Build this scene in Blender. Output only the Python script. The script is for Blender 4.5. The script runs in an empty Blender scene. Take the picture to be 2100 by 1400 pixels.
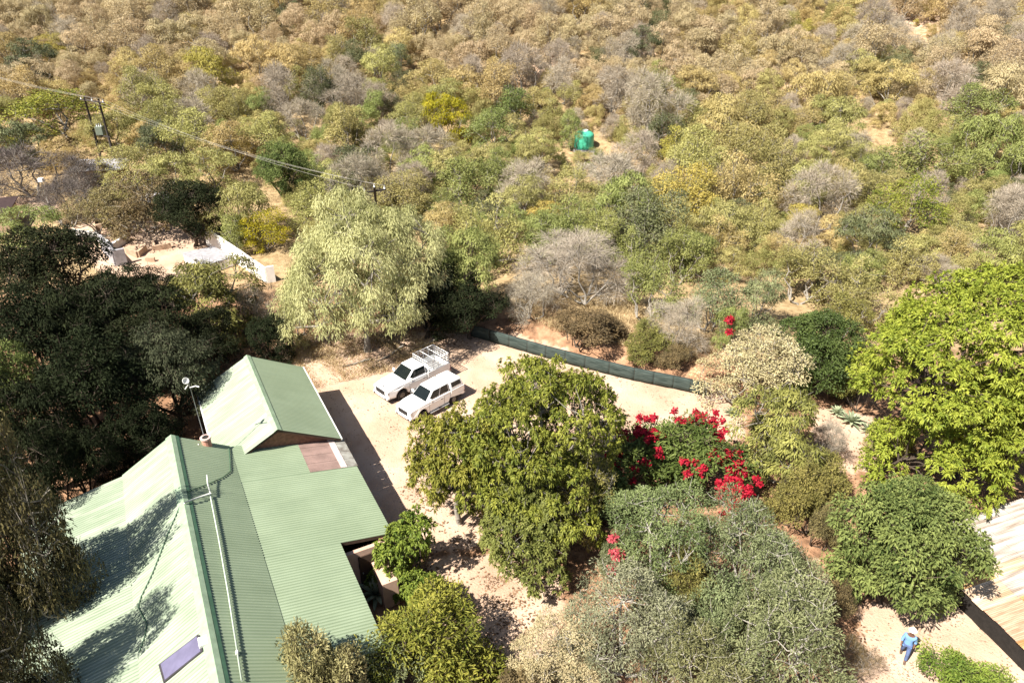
import bpy, bmesh, math
import numpy as np
from mathutils import Vector, Matrix

# ---------------------------------------------------------------- camera, sky, sun, exposure
SC = bpy.context.scene
F = 1480.0; TH = math.radians(28.7); CAM_H = 26.0          # focal length in photo pixels (2100 wide), pitch, height
cam_d = bpy.data.cameras.new('camera'); cam = bpy.data.objects.new('camera', cam_d); SC.collection.objects.link(cam)
cam.location = (0, 0, CAM_H); cam.rotation_euler = (math.radians(90) - TH, 0, 0)
cam_d.sensor_width = 36; cam_d.lens = 36 * F / 2100; cam_d.clip_end = 3000; cam_d.clip_start = .5
SC.camera = cam
SUN_EL = math.radians(50); SHADOW = np.array([.75, .66]); SHADOW /= np.hypot(*SHADOW)   # ground direction shadows fall
W = bpy.data.worlds.new('World'); SC.world = W; W.use_nodes = True
nt = W.node_tree; sky = nt.nodes.new('ShaderNodeTexSky'); sky.sky_type = 'NISHITA'; sky.sun_disc = False
sky.sun_elevation = SUN_EL; sky.sun_rotation = math.atan2(-SHADOW[0], -SHADOW[1]); sky.air_density = 1.0; sky.dust_density = 1.5
nt.links.new(sky.outputs[0], nt.nodes['Background'].inputs[0]); nt.nodes['Background'].inputs[1].default_value = .05
sun_d = bpy.data.lights.new('sun', 'SUN'); sun = bpy.data.objects.new('sun', sun_d); SC.collection.objects.link(sun)
sun_d.energy = 5.0; sun_d.angle = math.radians(.5); sun_d.color = (1, .94, .84)
sdir = Vector((SHADOW[0] * math.cos(SUN_EL), SHADOW[1] * math.cos(SUN_EL), -math.sin(SUN_EL)))
sun.rotation_euler = sdir.to_track_quat('-Z', 'Y').to_euler(); sun.location = (-40, -30, 80)
SC.view_settings.view_transform = 'Standard'; SC.view_settings.look = 'None'; SC.view_settings.gamma = 1
SC.view_settings.exposure = 1.27
SC.cycles.max_bounces = 6; SC.cycles.transparent_max_bounces = 8

# ---------------------------------------------------------------- helpers
C = SC.collection
rng = np.random.default_rng(7)
FW = np.array([0, math.cos(TH), -math.sin(TH)]); UP = np.array([0, math.sin(TH), math.cos(TH)]); RT = np.array([1., 0, 0]); CP = np.array([0, 0, CAM_H])

def at(px, py, z=0.):
    d = RT * (px - 1050) / F + UP * (700 - py) / F + FW
    return CP + d * (z - CAM_H) / d[2]

def project(x, y, z):
    v = np.array([x, y, z], float) - CP; w = v @ FW
    return 1050 + F * (v @ RT) / w, 700 - F * (v @ UP) / w, w

def sstep(a, b, x):
    t = np.clip((x - a) / (b - a), 0, 1); return t * t * (3 - 2 * t)

FENCE_PX = [(965, 690), (1045, 713), (1120, 735), (1200, 756), (1300, 781), (1380, 797), (1450, 812)]
FENCE = np.array([at(a, b)[:2] for a, b in FENCE_PX])

def gz(x, y):
    """ground height"""
    x = np.asarray(x, float); y = np.asarray(y, float)
    hill = .26 * 8 * np.log1p(np.exp(np.clip((y - 76) / 8, -30, 30))) * 1.0
    hill = np.where((y - 76) / 8 > 30, .26 * (y - 76), hill)
    yf = np.interp(x, FENCE[:, 0], FENCE[:, 1], left=FENCE[0, 1] + 2, right=FENCE[-1, 1])
    bank = .85 * sstep(.5, 3.0, y - yf) * sstep(-6, 0, x) * (1 - sstep(15, 24, x))
    und = (.5 * np.sin(x * .071 + 1.3) * np.sin(y * .063) + .3 * np.sin(x * .17 + y * .11)) * sstep(58, 85, y)
    far = .9 * np.sin(x * .031 + .5) * sstep(80, 150, y)
    return hill + bank + und + far

def at_ground(px, py, above=0.):
    z = above
    for _ in range(25):
        q = at(px, py, z); z = .5 * z + .5 * (float(gz(q[0], q[1])) + above)
    return q

def mesh_np(name, V, Fc, tint=None, smooth=False):
    V = np.asarray(V, np.float32); Fc = np.asarray(Fc, np.int32); k = Fc.shape[1]; n = len(Fc)
    me = bpy.data.meshes.new(name)
    me.vertices.add(len(V)); me.vertices.foreach_set('co', V.ravel())
    me.loops.add(n * k); me.loops.foreach_set('vertex_index', Fc.ravel())
    me.polygons.add(n); me.polygons.foreach_set('loop_start', np.arange(0, n * k, k, dtype=np.int32))
    me.polygons.foreach_set('loop_total', np.full(n, k, np.int32))
    me.polygons.foreach_set('use_smooth', np.full(n, bool(smooth)))
    if tint is not None:
        a = me.attributes.new('tint', 'FLOAT', 'POINT'); a.data.foreach_set('value', np.asarray(tint, np.float32))
    me.update(calc_edges=True)
    return me

def obj(name, me, parent=None, mat=None, loc=None):
    if isinstance(me, bmesh.types.BMesh):
        m = bpy.data.meshes.new(name); me.to_mesh(m); me.free(); me = m
    o = bpy.data.objects.new(name, me); C.objects.link(o)
    if mat is not None:
        if len(me.materials) == 0: me.materials.append(mat)
        else:
            o.material_slots[0].link = 'OBJECT'; o.material_slots[0].material = mat
    if parent is not None: o.parent = parent
    if loc is not None: o.location = loc
    return o

def tag(o, label, cat, group=None):
    o['label'] = label; o['category'] = cat
    if group: o['group'] = group
    return o

def thing(name, label, cat, loc=(0, 0, 0), rz=0, group=None):
    o = bpy.data.objects.new(name, None); C.objects.link(o); o.location = loc; o.rotation_euler = (0, 0, rz)
    o.empty_display_size = .3
    return tag(o, label, cat, group)

def add_box(bm, lo, hi, M=None):
    vs = [bm.verts.new((x, y, z)) for x in (lo[0], hi[0]) for y in (lo[1], hi[1]) for z in (lo[2], hi[2])]
    for f in ((0, 1, 3, 2), (4, 6, 7, 5), (0, 4, 5, 1), (2, 3, 7, 6), (0, 2, 6, 4), (1, 5, 7, 3)):
        bm.faces.new([vs[i] for i in f])
    if M is not None: bmesh.ops.transform(bm, matrix=M, verts=vs)
    return vs

def box_mesh(lo, hi, M=None):
    bm = bmesh.new(); add_box(bm, lo, hi, M); return bm

def tube_arrays(pts, rad, sides=6, cap=True):
    pts = np.asarray(pts, float); n = len(pts); rad = np.broadcast_to(np.asarray(rad, float), (n,))
    tg = np.gradient(pts, axis=0); tg /= np.linalg.norm(tg, axis=1)[:, None] + 1e-9
    ref = np.array([0, 0, 1.]) if abs(tg[0][2]) < .9 else np.array([1., 0, 0])
    V = []
    for i in range(n):
        a = np.cross(tg[i], ref); a /= np.linalg.norm(a) + 1e-9; b = np.cross(tg[i], a)
        for k in range(sides):
            t = 2 * math.pi * k / sides; V.append(pts[i] + rad[i] * (math.cos(t) * a + math.sin(t) * b))
    Fc = []
    for i in range(n - 1):
        for k in range(sides):
            k2 = (k + 1) % sides; Fc.append((i * sides + k, i * sides + k2, (i + 1) * sides + k2, (i + 1) * sides + k))
    if cap:
        for base, rev in ((0, 1), ((n - 1) * sides, 0)):
            for k in range(1, sides - 1, 2):
                q = [base, base + k, base + k + 1, base + min(k + 2, sides - 1)]
                if len(set(q)) == 4: Fc.append(q if rev else q[::-1])
    return np.array(V), np.array(Fc)

class Acc:
    def __init__(s): s.V = []; s.F = []; s.T = []; s.n = 0
    def add(s, V, Fc, tint=0.5):
        s.V.append(V); s.F.append(np.asarray(Fc) + s.n); s.T.append(np.broadcast_to(np.asarray(tint, float), (len(V),))); s.n += len(V)
    def tube(s, pts, rad, sides=6, tint=.5): s.add(*tube_arrays(pts, rad, sides), tint)
    def mesh(s, name, smooth=False): return mesh_np(name, np.concatenate(s.V), np.concatenate(s.F), np.concatenate(s.T), smooth)

def tube_obj(name, pts, rad, parent=None, mat=None, sides=8):
    return obj(name, mesh_np(name, *tube_arrays(pts, rad, sides), smooth=True), parent, mat)

def cyl(bm, r, z0, z1, seg=20, r2=None, M=None):
    r2 = r if r2 is None else r2
    b = [bm.verts.new((r * math.cos(2 * math.pi * k / seg), r * math.sin(2 * math.pi * k / seg), z0)) for k in range(seg)]
    t = [bm.verts.new((r2 * math.cos(2 * math.pi * k / seg), r2 * math.sin(2 * math.pi * k / seg), z1)) for k in range(seg)]
    bm.faces.new(b[::-1]); bm.faces.new(t)
    for k in range(seg): bm.faces.new((b[k], b[(k + 1) % seg], t[(k + 1) % seg], t[k]))
    if M is not None: bmesh.ops.transform(bm, matrix=M, verts=b + t)

def bevel(o, w=.02, seg=2):
    m = o.modifiers.new('bevel', 'BEVEL'); m.width = w; m.segments = seg; m.limit_method = 'ANGLE'; m.angle_limit = math.radians(35)
    return o

# ---------------------------------------------------------------- materials
MATS = {}
def mat(name, col, rough=.7, var=.15, scale=4., col2=None, bump=0., metal=0., spec=.3, detail=6, stretch=None):
    """Principled with a noise mix of two colours"""
    if name in MATS: return MATS[name]
    m = bpy.data.materials.new(name); m.use_nodes = True; n = m.node_tree.nodes; L = m.node_tree.links; b = n['Principled BSDF']
    c = np.array(col[:3]); c2 = np.array(col2[:3]) if col2 is not None else c * (1 - var)
    tc = n.new('ShaderNodeTexCoord'); no = n.new('ShaderNodeTexNoise'); no.inputs['Scale'].default_value = scale; no.inputs['Detail'].default_value = detail
    src = tc.outputs['Object']
    if stretch:
        mp = n.new('ShaderNodeMapping'); mp.inputs['Scale'].default_value = stretch; L.new(src, mp.inputs[0]); src = mp.outputs[0]
    L.new(src, no.inputs['Vector'])
    rp = n.new('ShaderNodeValToRGB'); rp.color_ramp.elements[0].position = .35; rp.color_ramp.elements[1].position = .68
    rp.color_ramp.elements[0].color = (*c2, 1); rp.color_ramp.elements[1].color = (*c, 1)
    L.new(no.outputs['Fac'], rp.inputs[0]); L.new(rp.outputs[0], b.inputs['Base Color'])
    b.inputs['Roughness'].default_value = rough; b.inputs['Metallic'].default_value = metal; b.inputs['Specular IOR Level'].default_value = spec
    if bump:
        bp = n.new('ShaderNodeBump'); bp.inputs['Strength'].default_value = bump; bp.inputs['Distance'].default_value = .05
        L.new(no.outputs['Fac'], bp.inputs['Height']); L.new(bp.outputs[0], b.inputs['Normal'])
    MATS[name] = m; return m

def leaf_mat(name, ca, cb, trans=.25, hue=.03, val=.35, rough=.55, spec=.18):
    """leaf colour varies leaf by leaf (tint) and tree by tree (object random)"""
    if name in MATS: return MATS[name]
    m = bpy.data.materials.new(name); m.use_nodes = True; n = m.node_tree.nodes; L = m.node_tree.links
    b = n['Principled BSDF']; out = n['Material Output']
    a = n.new('ShaderNodeAttribute'); a.attribute_name = 'tint'
    mx = n.new('ShaderNodeMix'); mx.data_type = 'RGBA'; mx.inputs[6].default_value = (*ca, 1); mx.inputs[7].default_value = (*cb, 1)
    L.new(a.outputs['Fac'], mx.inputs[0])
    oi = n.new('ShaderNodeObjectInfo'); hs = n.new('ShaderNodeHueSaturation')
    mh = n.new('ShaderNodeMapRange'); mh.inputs[3].default_value = .5 - hue; mh.inputs[4].default_value = .5 + hue; L.new(oi.outputs['Random'], mh.inputs[0])
    w = n.new('ShaderNodeTexWhiteNoise'); w.noise_dimensions = '1D'; L.new(oi.outputs['Random'], w.inputs['W'])
    mv = n.new('ShaderNodeMapRange'); mv.inputs[3].default_value = 1 - val; mv.inputs[4].default_value = 1 + val; L.new(w.outputs['Value'], mv.inputs[0])
    L.new(mh.outputs[0], hs.inputs['Hue']); L.new(mv.outputs[0], hs.inputs['Value']); L.new(mx.outputs[2], hs.inputs['Color'])
    L.new(hs.outputs[0], b.inputs['Base Color']); b.inputs['Roughness'].default_value = rough; b.inputs['Specular IOR Level'].default_value = spec
    tr = n.new('ShaderNodeBsdfTranslucent'); L.new(hs.outputs[0], tr.inputs[0])
    ms = n.new('ShaderNodeMixShader'); ms.inputs[0].default_value = trans
    L.new(b.outputs[0], ms.inputs[1]); L.new(tr.outputs[0], ms.inputs[2]); L.new(ms.outputs[0], out.inputs[0])
    MATS[name] = m; return m

BARK = mat('bark_brown', (.10, .075, .055), .9, .5, 8, bump=.5)
BARK_G = mat('bark_grey', (.30, .27, .23), .9, .4, 7, bump=.4)
BARK_W = mat('bark_pale', (.40, .37, .32), .9, .35, 7, bump=.4)
WHITE = mat('white_wall', (.82, .80, .76), .8, .12, 1.5, bump=.05)
CONC = mat('concrete_grey', (.36, .35, .37), .9, .3, 2.5, bump=.1)
TANW = mat('tan_masonry', (.50, .36, .25), .9, .3, 3, bump=.15)
DARK = mat('dark_void', (.03, .028, .026), .9, .4, 5)
STEEL = mat('galvanised_steel', (.42, .43, .44), .45, .25, 6, metal=.6)

# ---------------------------------------------------------------- ground
def poly_soft(X, Y, pts, soft):
    """1 inside the polygon, fading to 0 over `soft` metres outside"""
    P = np.asarray(pts, float); ins = np.zeros(X.shape, bool); d2 = np.full(X.shape, 1e9)
    for i in range(len(P)):
        a, b = P[i], P[(i + 1) % len(P)]
        c = (a[1] > Y) != (b[1] > Y)
        with np.errstate(divide='ignore', invalid='ignore'):
            xi = (b[0] - a[0]) * (Y - a[1]) / (b[1] - a[1]) + a[0]
        ins ^= c & (X < xi)
        ab = b - a; t = np.clip(((X - a[0]) * ab[0] + (Y - a[1]) * ab[1]) / (ab @ ab + 1e-9), 0, 1)
        d2 = np.minimum(d2, (X - a[0] - t * ab[0]) ** 2 + (Y - a[1] - t * ab[1]) ** 2)
    d = np.sqrt(d2); return np.where(ins, 1., np.clip(1 - d / soft, 0, 1))

gx = np.concatenate([np.linspace(-420, -60, 60), np.arange(-58, 58.1, .6), np.linspace(60, 420, 60)])
gy = np.concatenate([np.linspace(-60, 6, 14), np.arange(8, 80, .6), np.arange(80, 200, 2.), np.linspace(203, 520, 50)])
GX, GY = np.meshgrid(gx, gy); GZ = gz(GX, GY)
jit = rng.normal(0, .03, GX.shape) * ((GY > 8) & (GY < 80)); GZ = GZ + jit
nx, ny = len(gx), len(gy)
V = np.stack([GX, GY, GZ], -1).reshape(-1, 3)
ii = (np.arange(ny - 1)[:, None] * nx + np.arange(nx - 1)[None]).ravel()
me = mesh_np('ground', V, np.stack([ii, ii + 1, ii + nx + 1, ii + nx], 1), smooth=True)
SAND_PX = [[(585, 705), (690, 695), (900, 690), (1040, 700), (1300, 778), (1500, 815), (1500, 890), (1250, 910), (960, 1100), (830, 1120), (700, 1000), (620, 800)],
           [(900, 1170), (1060, 1150), (1120, 1200), (1110, 1330), (940, 1340)], [(1800, 1265), (2150, 1150), (2300, 1500), (1790, 1500)],
           [(1690, 850), (1810, 870), (1820, 930), (1700, 960)], [(150, 468), (300, 458), (400, 480), (465, 540), (380, 568), (230, 560)], [(-80, 405), (95, 412), (110, 432), (-80, 450)]]
sand = np.zeros(GX.shape)
for pp in SAND_PX: sand = np.maximum(sand, poly_soft(GX, GY, [at_ground(*q)[:2] for q in pp], 1.5))
for cx, cy, r in [(1850, 70, 6), (1300, 60, 3.5), (1100, 120, 3), (1640, 150, 3)]:     # bare track patches on the hillside
    q = at_ground(cx, cy); sand = np.maximum(sand, .8 * np.exp(-((GX - q[0]) ** 2 / 6 + (GY - q[1]) ** 2 / 60) / r))
yfe = np.interp(GX, FENCE[:, 0], FENCE[:, 1], left=FENCE[0, 1] + 3, right=FENCE[-1, 1])
dry = sstep(1.5, 9, GY - yfe)
for nm, arr in (('sand', sand), ('dry', dry)):
    a = me.attributes.new(nm, 'FLOAT', 'POINT'); a.data.foreach_set('value', arr.ravel().astype(np.float32))
gm = bpy.data.materials.new('earth'); gm.use_nodes = True; n = gm.node_tree.nodes; L = gm.node_tree.links; b = n['Principled BSDF']
tc = n.new('ShaderNodeTexCoord')
def noise(s, d=8, r=.6):
    x = n.new('ShaderNodeTexNoise'); x.inputs['Scale'].default_value = s; x.inputs['Detail'].default_value = d; x.inputs['Roughness'].default_value = r; L.new(tc.outputs['Object'], x.inputs[0]); return x.outputs['Fac']
def ramp(fac, stops):
    r = n.new('ShaderNodeValToRGB'); e = r.color_ramp.elements
    while len(e) < len(stops): e.new(.5)
    for k, (p_, c_) in enumerate(stops): e[k].position = p_; e[k].color = (*c_, 1)
    L.new(fac, r.inputs[0]); return r.outputs[0]
def mixc(f, a_, b_):
    x = n.new('ShaderNodeMix'); x.data_type = 'RGBA'; L.new(f, x.inputs[0]); L.new(a_, x.inputs[6]); L.new(b_, x.inputs[7]); return x.outputs[2]
def attr(nm):
    x = n.new('ShaderNodeAttribute'); x.attribute_name = nm; return x.outputs['Fac']
def math2(op, a_, b_):
    x = n.new('ShaderNodeMath'); x.operation = op
    for k, q in enumerate((a_, b_)):
        if isinstance(q, (int, float)): x.inputs[k].default_value = q
        else: L.new(q, x.inputs[k])
    return x.outputs[0]
n1, n2, n3 = noise(.35), noise(1.6), noise(9, 5)
soil = ramp(n2, [(.3, (.13, .075, .045)), (.5, (.30, .17, .10)), (.7, (.42, .26, .16))])
sandc = ramp(n1, [(.28, (.38, .25, .17)), (.5, (.49, .35, .255)), (.72, (.57, .44, .34))])
speck = ramp(n3, [(.36, (.28, .175, .11)), (.46, (.52, .38, .28))])
sandc = mixc(ramp(n2, [(.30, (.45,) * 3), (.52, (0,) * 3)]), sandc, speck)
dryc = ramp(n2, [(.3, (.19, .125, .065)), (.5, (.33, .24, .13)), (.72, (.46, .34, .20))])
base = mixc(attr('dry'), soil, dryc)
edge = math2('ADD', attr('sand'), math2('MULTIPLY', math2('SUBTRACT', n2, .5), 1.1))
base = mixc(ramp(edge, [(.40, (0,) * 3), (.62, (1,) * 3)]), base, sandc)
L.new(base, b.inputs['Base Color']); b.inputs['Roughness'].default_value = .95; b.inputs['Specular IOR Level'].default_value = .1
bp = n.new('ShaderNodeBump'); bp.inputs['Strength'].default_value = .5; bp.inputs['Distance'].default_value = .12; L.new(n3, bp.inputs['Height']); L.new(bp.outputs[0], b.inputs['Normal'])
g = obj('ground', me, None, gm); g['kind'] = 'structure'

# ---------------------------------------------------------------- trees: generators
def rand_dir(r, n_):
    v = r.normal(size=(n_, 3)); return v / np.linalg.norm(v, axis=1)[:, None]
def unit(v): return v / (np.linalg.norm(v, axis=-1, keepdims=True) + 1e-9)

def leaf_quads(P, A, N, Ln, Wd, droop, tint):
    """rhombic leaves: P base, A axis, N normal"""
    S = unit(np.cross(A, N)); m = P + A * (Ln * .55)[:, None]; tip = P + A * Ln[:, None]; tip[:, 2] -= droop * Ln
    V = np.stack([P, m + S * (Wd * .5)[:, None], tip, m - S * (Wd * .5)[:, None]], 1).reshape(-1, 3)
    return V, np.arange(len(V)).reshape(-1, 4), np.repeat(tint, 4)

def clump_centres(r, Wd, H, zb, num, lobes=.22, hollow=.5, minz=-.35, flat=1.):
    """clump centres over several overlapping boughs (lobes); returns centres and outward directions"""
    nl = max(3, int(round(num / 13))); rad = Wd / 2; hz = (H - zb)
    Ls = []
    for k in range(nl):
        az = 2.4 * k + r.uniform(-.5, .5); q = math.sqrt((k + .35) / nl) * (.74 + r.uniform(-.1, .1))
        R = rad * r.uniform(.30, .52) * (1.05 - .25 * q); top = 1 - .62 * q ** 2.2 * r.uniform(.6, 1.4) - lobes * r.uniform(0, .5)
        Ls.append((np.array([math.cos(az) * q * rad, math.sin(az) * q * rad, zb + hz * top - R * .62]), R))
        if q > .5 and r.uniform() < .6:      # a lower bough under the outer ones
            Ls.append((np.array([math.cos(az + .3) * q * rad * 1.05, math.sin(az + .3) * q * rad * 1.05, zb + hz * r.uniform(.2, .45)]), R * .8))
    out = []; ow = []; tries = 0; ar = np.array([L_[1] ** 2 for L_ in Ls]); ar /= ar.sum(); dmin = .5 * math.sqrt(sum(4 * math.pi * L_[1] ** 2 for L_ in Ls) * .6 / num)
    while len(out) < num and tries < num * 60:
        tries += 1; k = r.choice(len(Ls), p=ar); d = rand_dir(r, 1)[0]
        if d[2] < minz - .15: continue
        c = Ls[k][0] + d * Ls[k][1] * (hollow + (1 - hollow) * r.uniform() ** .4) * [1, 1, .82]
        if c[2] < zb * .6 or any(np.sum(((c - L_[0]) / [1, 1, .82]) ** 2) < (.62 * L_[1]) ** 2 for m_, L_ in enumerate(Ls) if m_ != k): continue
        if all(np.sum((c - o) ** 2) > dmin * dmin for o in out): out.append(c); ow.append(d)
        elif tries % 50 == 0: dmin *= .93
    out = np.array(out); mr = np.percentile(np.hypot(out[:, 0], out[:, 1]), 97); out[:, :2] *= rad / mr
    out[:, 2] = zb + (out[:, 2] - out[:, 2].min()) * (H - zb) / (np.ptp(out[:, 2]) + 1e-6)
    return out, np.array(ow)

def limbs(acc, r, cents, fork, tr, nl=7, twist=.15, stems=1, spread=.15):
    """trunk, main limbs and branches that reach the clump centres"""
    base = []
    forks = []
    for s in range(stems):
        off = np.array([math.cos(s * 2.4), math.sin(s * 2.4), 0]) * (0 if stems == 1 else .12 + .06 * s)
        top = np.array([r.normal(0, spread) + off[0] * 5, r.normal(0, spread) + off[1] * 5, fork * r.uniform(.85, 1.1)])
        mid = off + (top - off) * .5 + r.normal(0, .06, 3) * [1, 1, 0]
        pts = np.array([off - [0, 0, .25], off + [0, 0, .1], mid, top]); k = 1 if stems == 1 else .62
        acc.tube(pts, np.array([1.5, 1.1, .88, .75]) * tr * k, 8, r.uniform()); forks.append(top)
    pick = [int(np.argmax(cents[:, 2]))]
    while len(pick) < min(nl, len(cents)):
        d = np.min([np.linalg.norm(cents - cents[q], axis=1) for q in pick], axis=0); pick.append(int(np.argmax(d)))
    nodes = []
    for q in pick:
        f = min(forks, key=lambda t: np.linalg.norm(t[:2] - cents[q][:2])); c = cents[q]
        t = np.linspace(0, 1, 6)[:, None]; pl = f + (c - f) * t; pl[:, 2] += .12 * np.linalg.norm(c - f) * np.sin(t[:, 0] * math.pi) * r.uniform(-.3, 1)
        pl[1:-1] += r.normal(0, twist, (4, 3)); acc.tube(pl, np.linspace(.62, .12, 6) * tr, 6, r.uniform()); nodes += [(p_, .62 - .5 * k_ / 5) for k_, p_ in enumerate(pl)][1:]
    NP = np.array([q[0] for q in nodes])
    for q in range(len(cents)):
        if q in pick: continue
        c = cents[q]; d = np.linalg.norm(NP - c, axis=1) + 1.2 * np.maximum(0, NP[:, 2] - c[2]); k = int(np.argmin(d)); f = NP[k]
        t = np.linspace(0, 1, 4)[:, None]; pl = f + (c - f) * t; pl[1:-1] += r.normal(0, twist * .7, (2, 3))
        acc.tube(pl, np.linspace(min(.3, nodes[k][1] * .8), .07, 4) * tr, 5, r.uniform())

def make_tree(seed, Wd, H, zb, num, cr, lpc, leaf, fork=None, tr=.18, style='leaf', droop=.15, lobes=.22, hollow=.5, nl=7, out=.7, squash=.75, stems=1, minz=-.35, tvar=.5, twigs=0, flat=1., lvar=.35):
    r = np.random.default_rng(seed); acc = Acc(); cr_ = Acc()
    cents, ows = clump_centres(r, Wd - 1.2 * cr, H - .6 * cr, zb + .3 * cr, num, lobes, hollow, minz, flat)
    limbs(acc, r, cents, fork if fork else zb * .9, tr, nl, stems=stems)
    for c, outw in zip(cents, ows):
        rc = cr * r.uniform(.65, 1.25); nlv = int(lpc * r.uniform(.7, 1.3)); ct = r.uniform()
        if style == 'rosette':          # sprays of long leaves round twig ends
            nr = max(2, nlv // 11)
            d = unit(rand_dir(r, nr) + .6 * outw + [0, 0, .35]); tips = c + d * rc * r.uniform(.45, 1, (nr, 1)) * [1, 1, squash]
            P = np.repeat(tips, 11, 0); D = np.repeat(d, 11, 0); A = unit(rand_dir(r, len(P)) + .75 * D + [0, 0, .15]); N = unit(D + [0, 0, .9] + .35 * rand_dir(r, len(P)))
            tt = np.repeat(r.uniform(0, 1, nr), 11) * .5 + .25 * ct + .25 * r.uniform(size=len(P))
        elif style == 'twig':
            d = unit(rand_dir(r, nlv) + .5 * outw + [0, 0, .3]); P = c + d * rc * (r.uniform(0, .75, (nlv, 1))) * [1, 1, squash]
            A = unit(d + .55 * rand_dir(r, nlv) + [0, 0, .25]); N = rand_dir(r, nlv); tt = r.uniform(size=nlv)
        elif style == 'weep':
            d = unit(rand_dir(r, nlv) + .5 * outw + [0, 0, .25]); P = c + d * rc * (r.uniform(size=(nlv, 1)) ** .5) * [1, 1, squash]
            A = unit(.7 * d * [1, 1, .3] + .65 * rand_dir(r, nlv) - [0, 0, .8]); N = unit(d + .5 * rand_dir(r, nlv) + [0, 0, .3]); tt = .6 * ct + .4 * r.uniform(size=nlv)
        else:
            d = unit(rand_dir(r, nlv) + .45 * outw + [0, 0, .2]); P = c + d * rc * (r.uniform(size=(nlv, 1)) ** .45) * [1, 1, squash]
            A = unit(out * d + rand_dir(r, nlv) * .8); N = unit(.6 * d + [0, 0, .7] + .6 * rand_dir(r, nlv)); tt = tvar * ct + (1 - tvar) * r.uniform(size=nlv)
        Ln = leaf[0] * r.uniform(1 - lvar, 1 + lvar, len(P)); Wl = leaf[1] * r.uniform(.8, 1.2, len(P))
        cr_.add(*leaf_quads(P, A, N, Ln, Wl, droop, np.clip(tt, 0, 1)))
        if twigs:
            d = unit(rand_dir(r, twigs) + .6 * outw + [0, 0, .3])
            for k in range(twigs): acc.tube(np.array([c, c + d[k] * rc * .6 + r.normal(0, .05, 3), c + d[k] * rc * 1.05 + [0, 0, .05]]), np.array([.016, .011, .005]) + .02 * tr, 4, r.uniform())
    return dict(trunk=acc.mesh('trunk', True), crown=cr_.mesh('crown'), W=Wd, H=H)

KIND = {}
def kind(name, mt, bark, **kw):
    if name not in KIND: KIND[name] = (make_tree(**kw), mt, bark)

def place_tree(kname, loc, wd, ht, label, name='tree', cat='tree', group=None, rz=None, mt=None, bark=None, extra=None):
    T, m0, b0 = KIND[kname]
    t = thing(name, label, cat, loc, rng.uniform(0, 6.28) if rz is None else rz, group)
    t.scale = (wd / T['W'], wd / T['W'], ht / T['H'])
    obj('trunk', T['trunk'], t, bark or b0); obj('crown', T['crown'], t, mt or m0)
    return t

SPOTS = []
def tree_px(kname, cx, cy, wpx, ht, label, frac=.56, **kw):
    """crown centre and width in photo pixels; the tree stands on the ground below its crown"""
    q = at_ground(cx, cy, ht * frac); wd = wpx * project(*q)[2] / F
    SPOTS.append((q[0], q[1], wd / 2))
    return place_tree(kname, (q[0], q[1], float(gz(q[0], q[1])) - .02), wd, ht, label, **kw)

# leaf materials; near kinds have dark ends lowered to stand in for inner crown shade
LM = dict(
    central=leaf_mat('leaf_yellow_green', (.06, .09, .012), (.36, .35, .06), .18, .012, .1),
    fern=leaf_mat('leaf_bright_lime', (.085, .13, .012), (.36, .385, .055), .2, .01, .08),
    mango=leaf_mat('leaf_deep_green', (.03, .055, .014), (.22, .265, .08), .1, .012, .1, .6, .12),
    olive=leaf_mat('leaf_grey_olive', (.045, .062, .022), (.29, .32, .155), .14, .015, .12),
    oliveY=leaf_mat('leaf_yellow_olive', (.075, .08, .02), (.32, .295, .085), .15, .015, .12),
    straw=leaf_mat('leaf_straw', (.28, .23, .12), (.62, .52, .32), .2, .015, .1),
    shrub=leaf_mat('leaf_fresh_green', (.04, .08, .012), (.28, .33, .055), .18, .015, .12),
    dark=leaf_mat('leaf_dark_with_shade', (.007, .010, .005), (.034, .042, .018), .06, .015, .2, .7, .05),  # dark foliage, with the grove's deep shade put into the colour
    willow=leaf_mat('leaf_pale_willow', (.25, .26, .10), (.60, .59, .30), .25, .01, .06),
    drygrey=leaf_mat('twig_grey', (.26, .22, .165), (.50, .44, .35), .05, .01, .15, .9),
    ochre=leaf_mat('leaf_ochre', (.34, .265, .105), (.60, .49, .225), .34, .012, .12),
    tan=leaf_mat('leaf_tan', (.35, .275, .15), (.61, .50, .31), .34, .012, .12),
    hill=leaf_mat('leaf_hill_olive', (.22, .205, .065), (.47, .43, .17), .3, .015, .16),
    hillg=leaf_mat('leaf_hill_green', (.135, .16, .04), (.37, .39, .135), .28, .015, .16),
    yellow=leaf_mat('leaf_acid_yellow', (.22, .22, .01), (.50, .44, .03), .3, .01, .1),
    mauve=leaf_mat('twig_mauve', (.30, .25, .185), (.50, .43, .34), .15, .01, .12, .9),
    brown=leaf_mat('leaf_dry_brown', (.06, .05, .025), (.26, .20, .09), .15, .02, .15),
    red=leaf_mat('bract_red', (.15, .004, .012), (.50, .018, .04), .2, .0, .05),
    white=leaf_mat('bract_white', (.6, .6, .58), (.85, .84, .8), .3, 0, .05),
)
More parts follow.
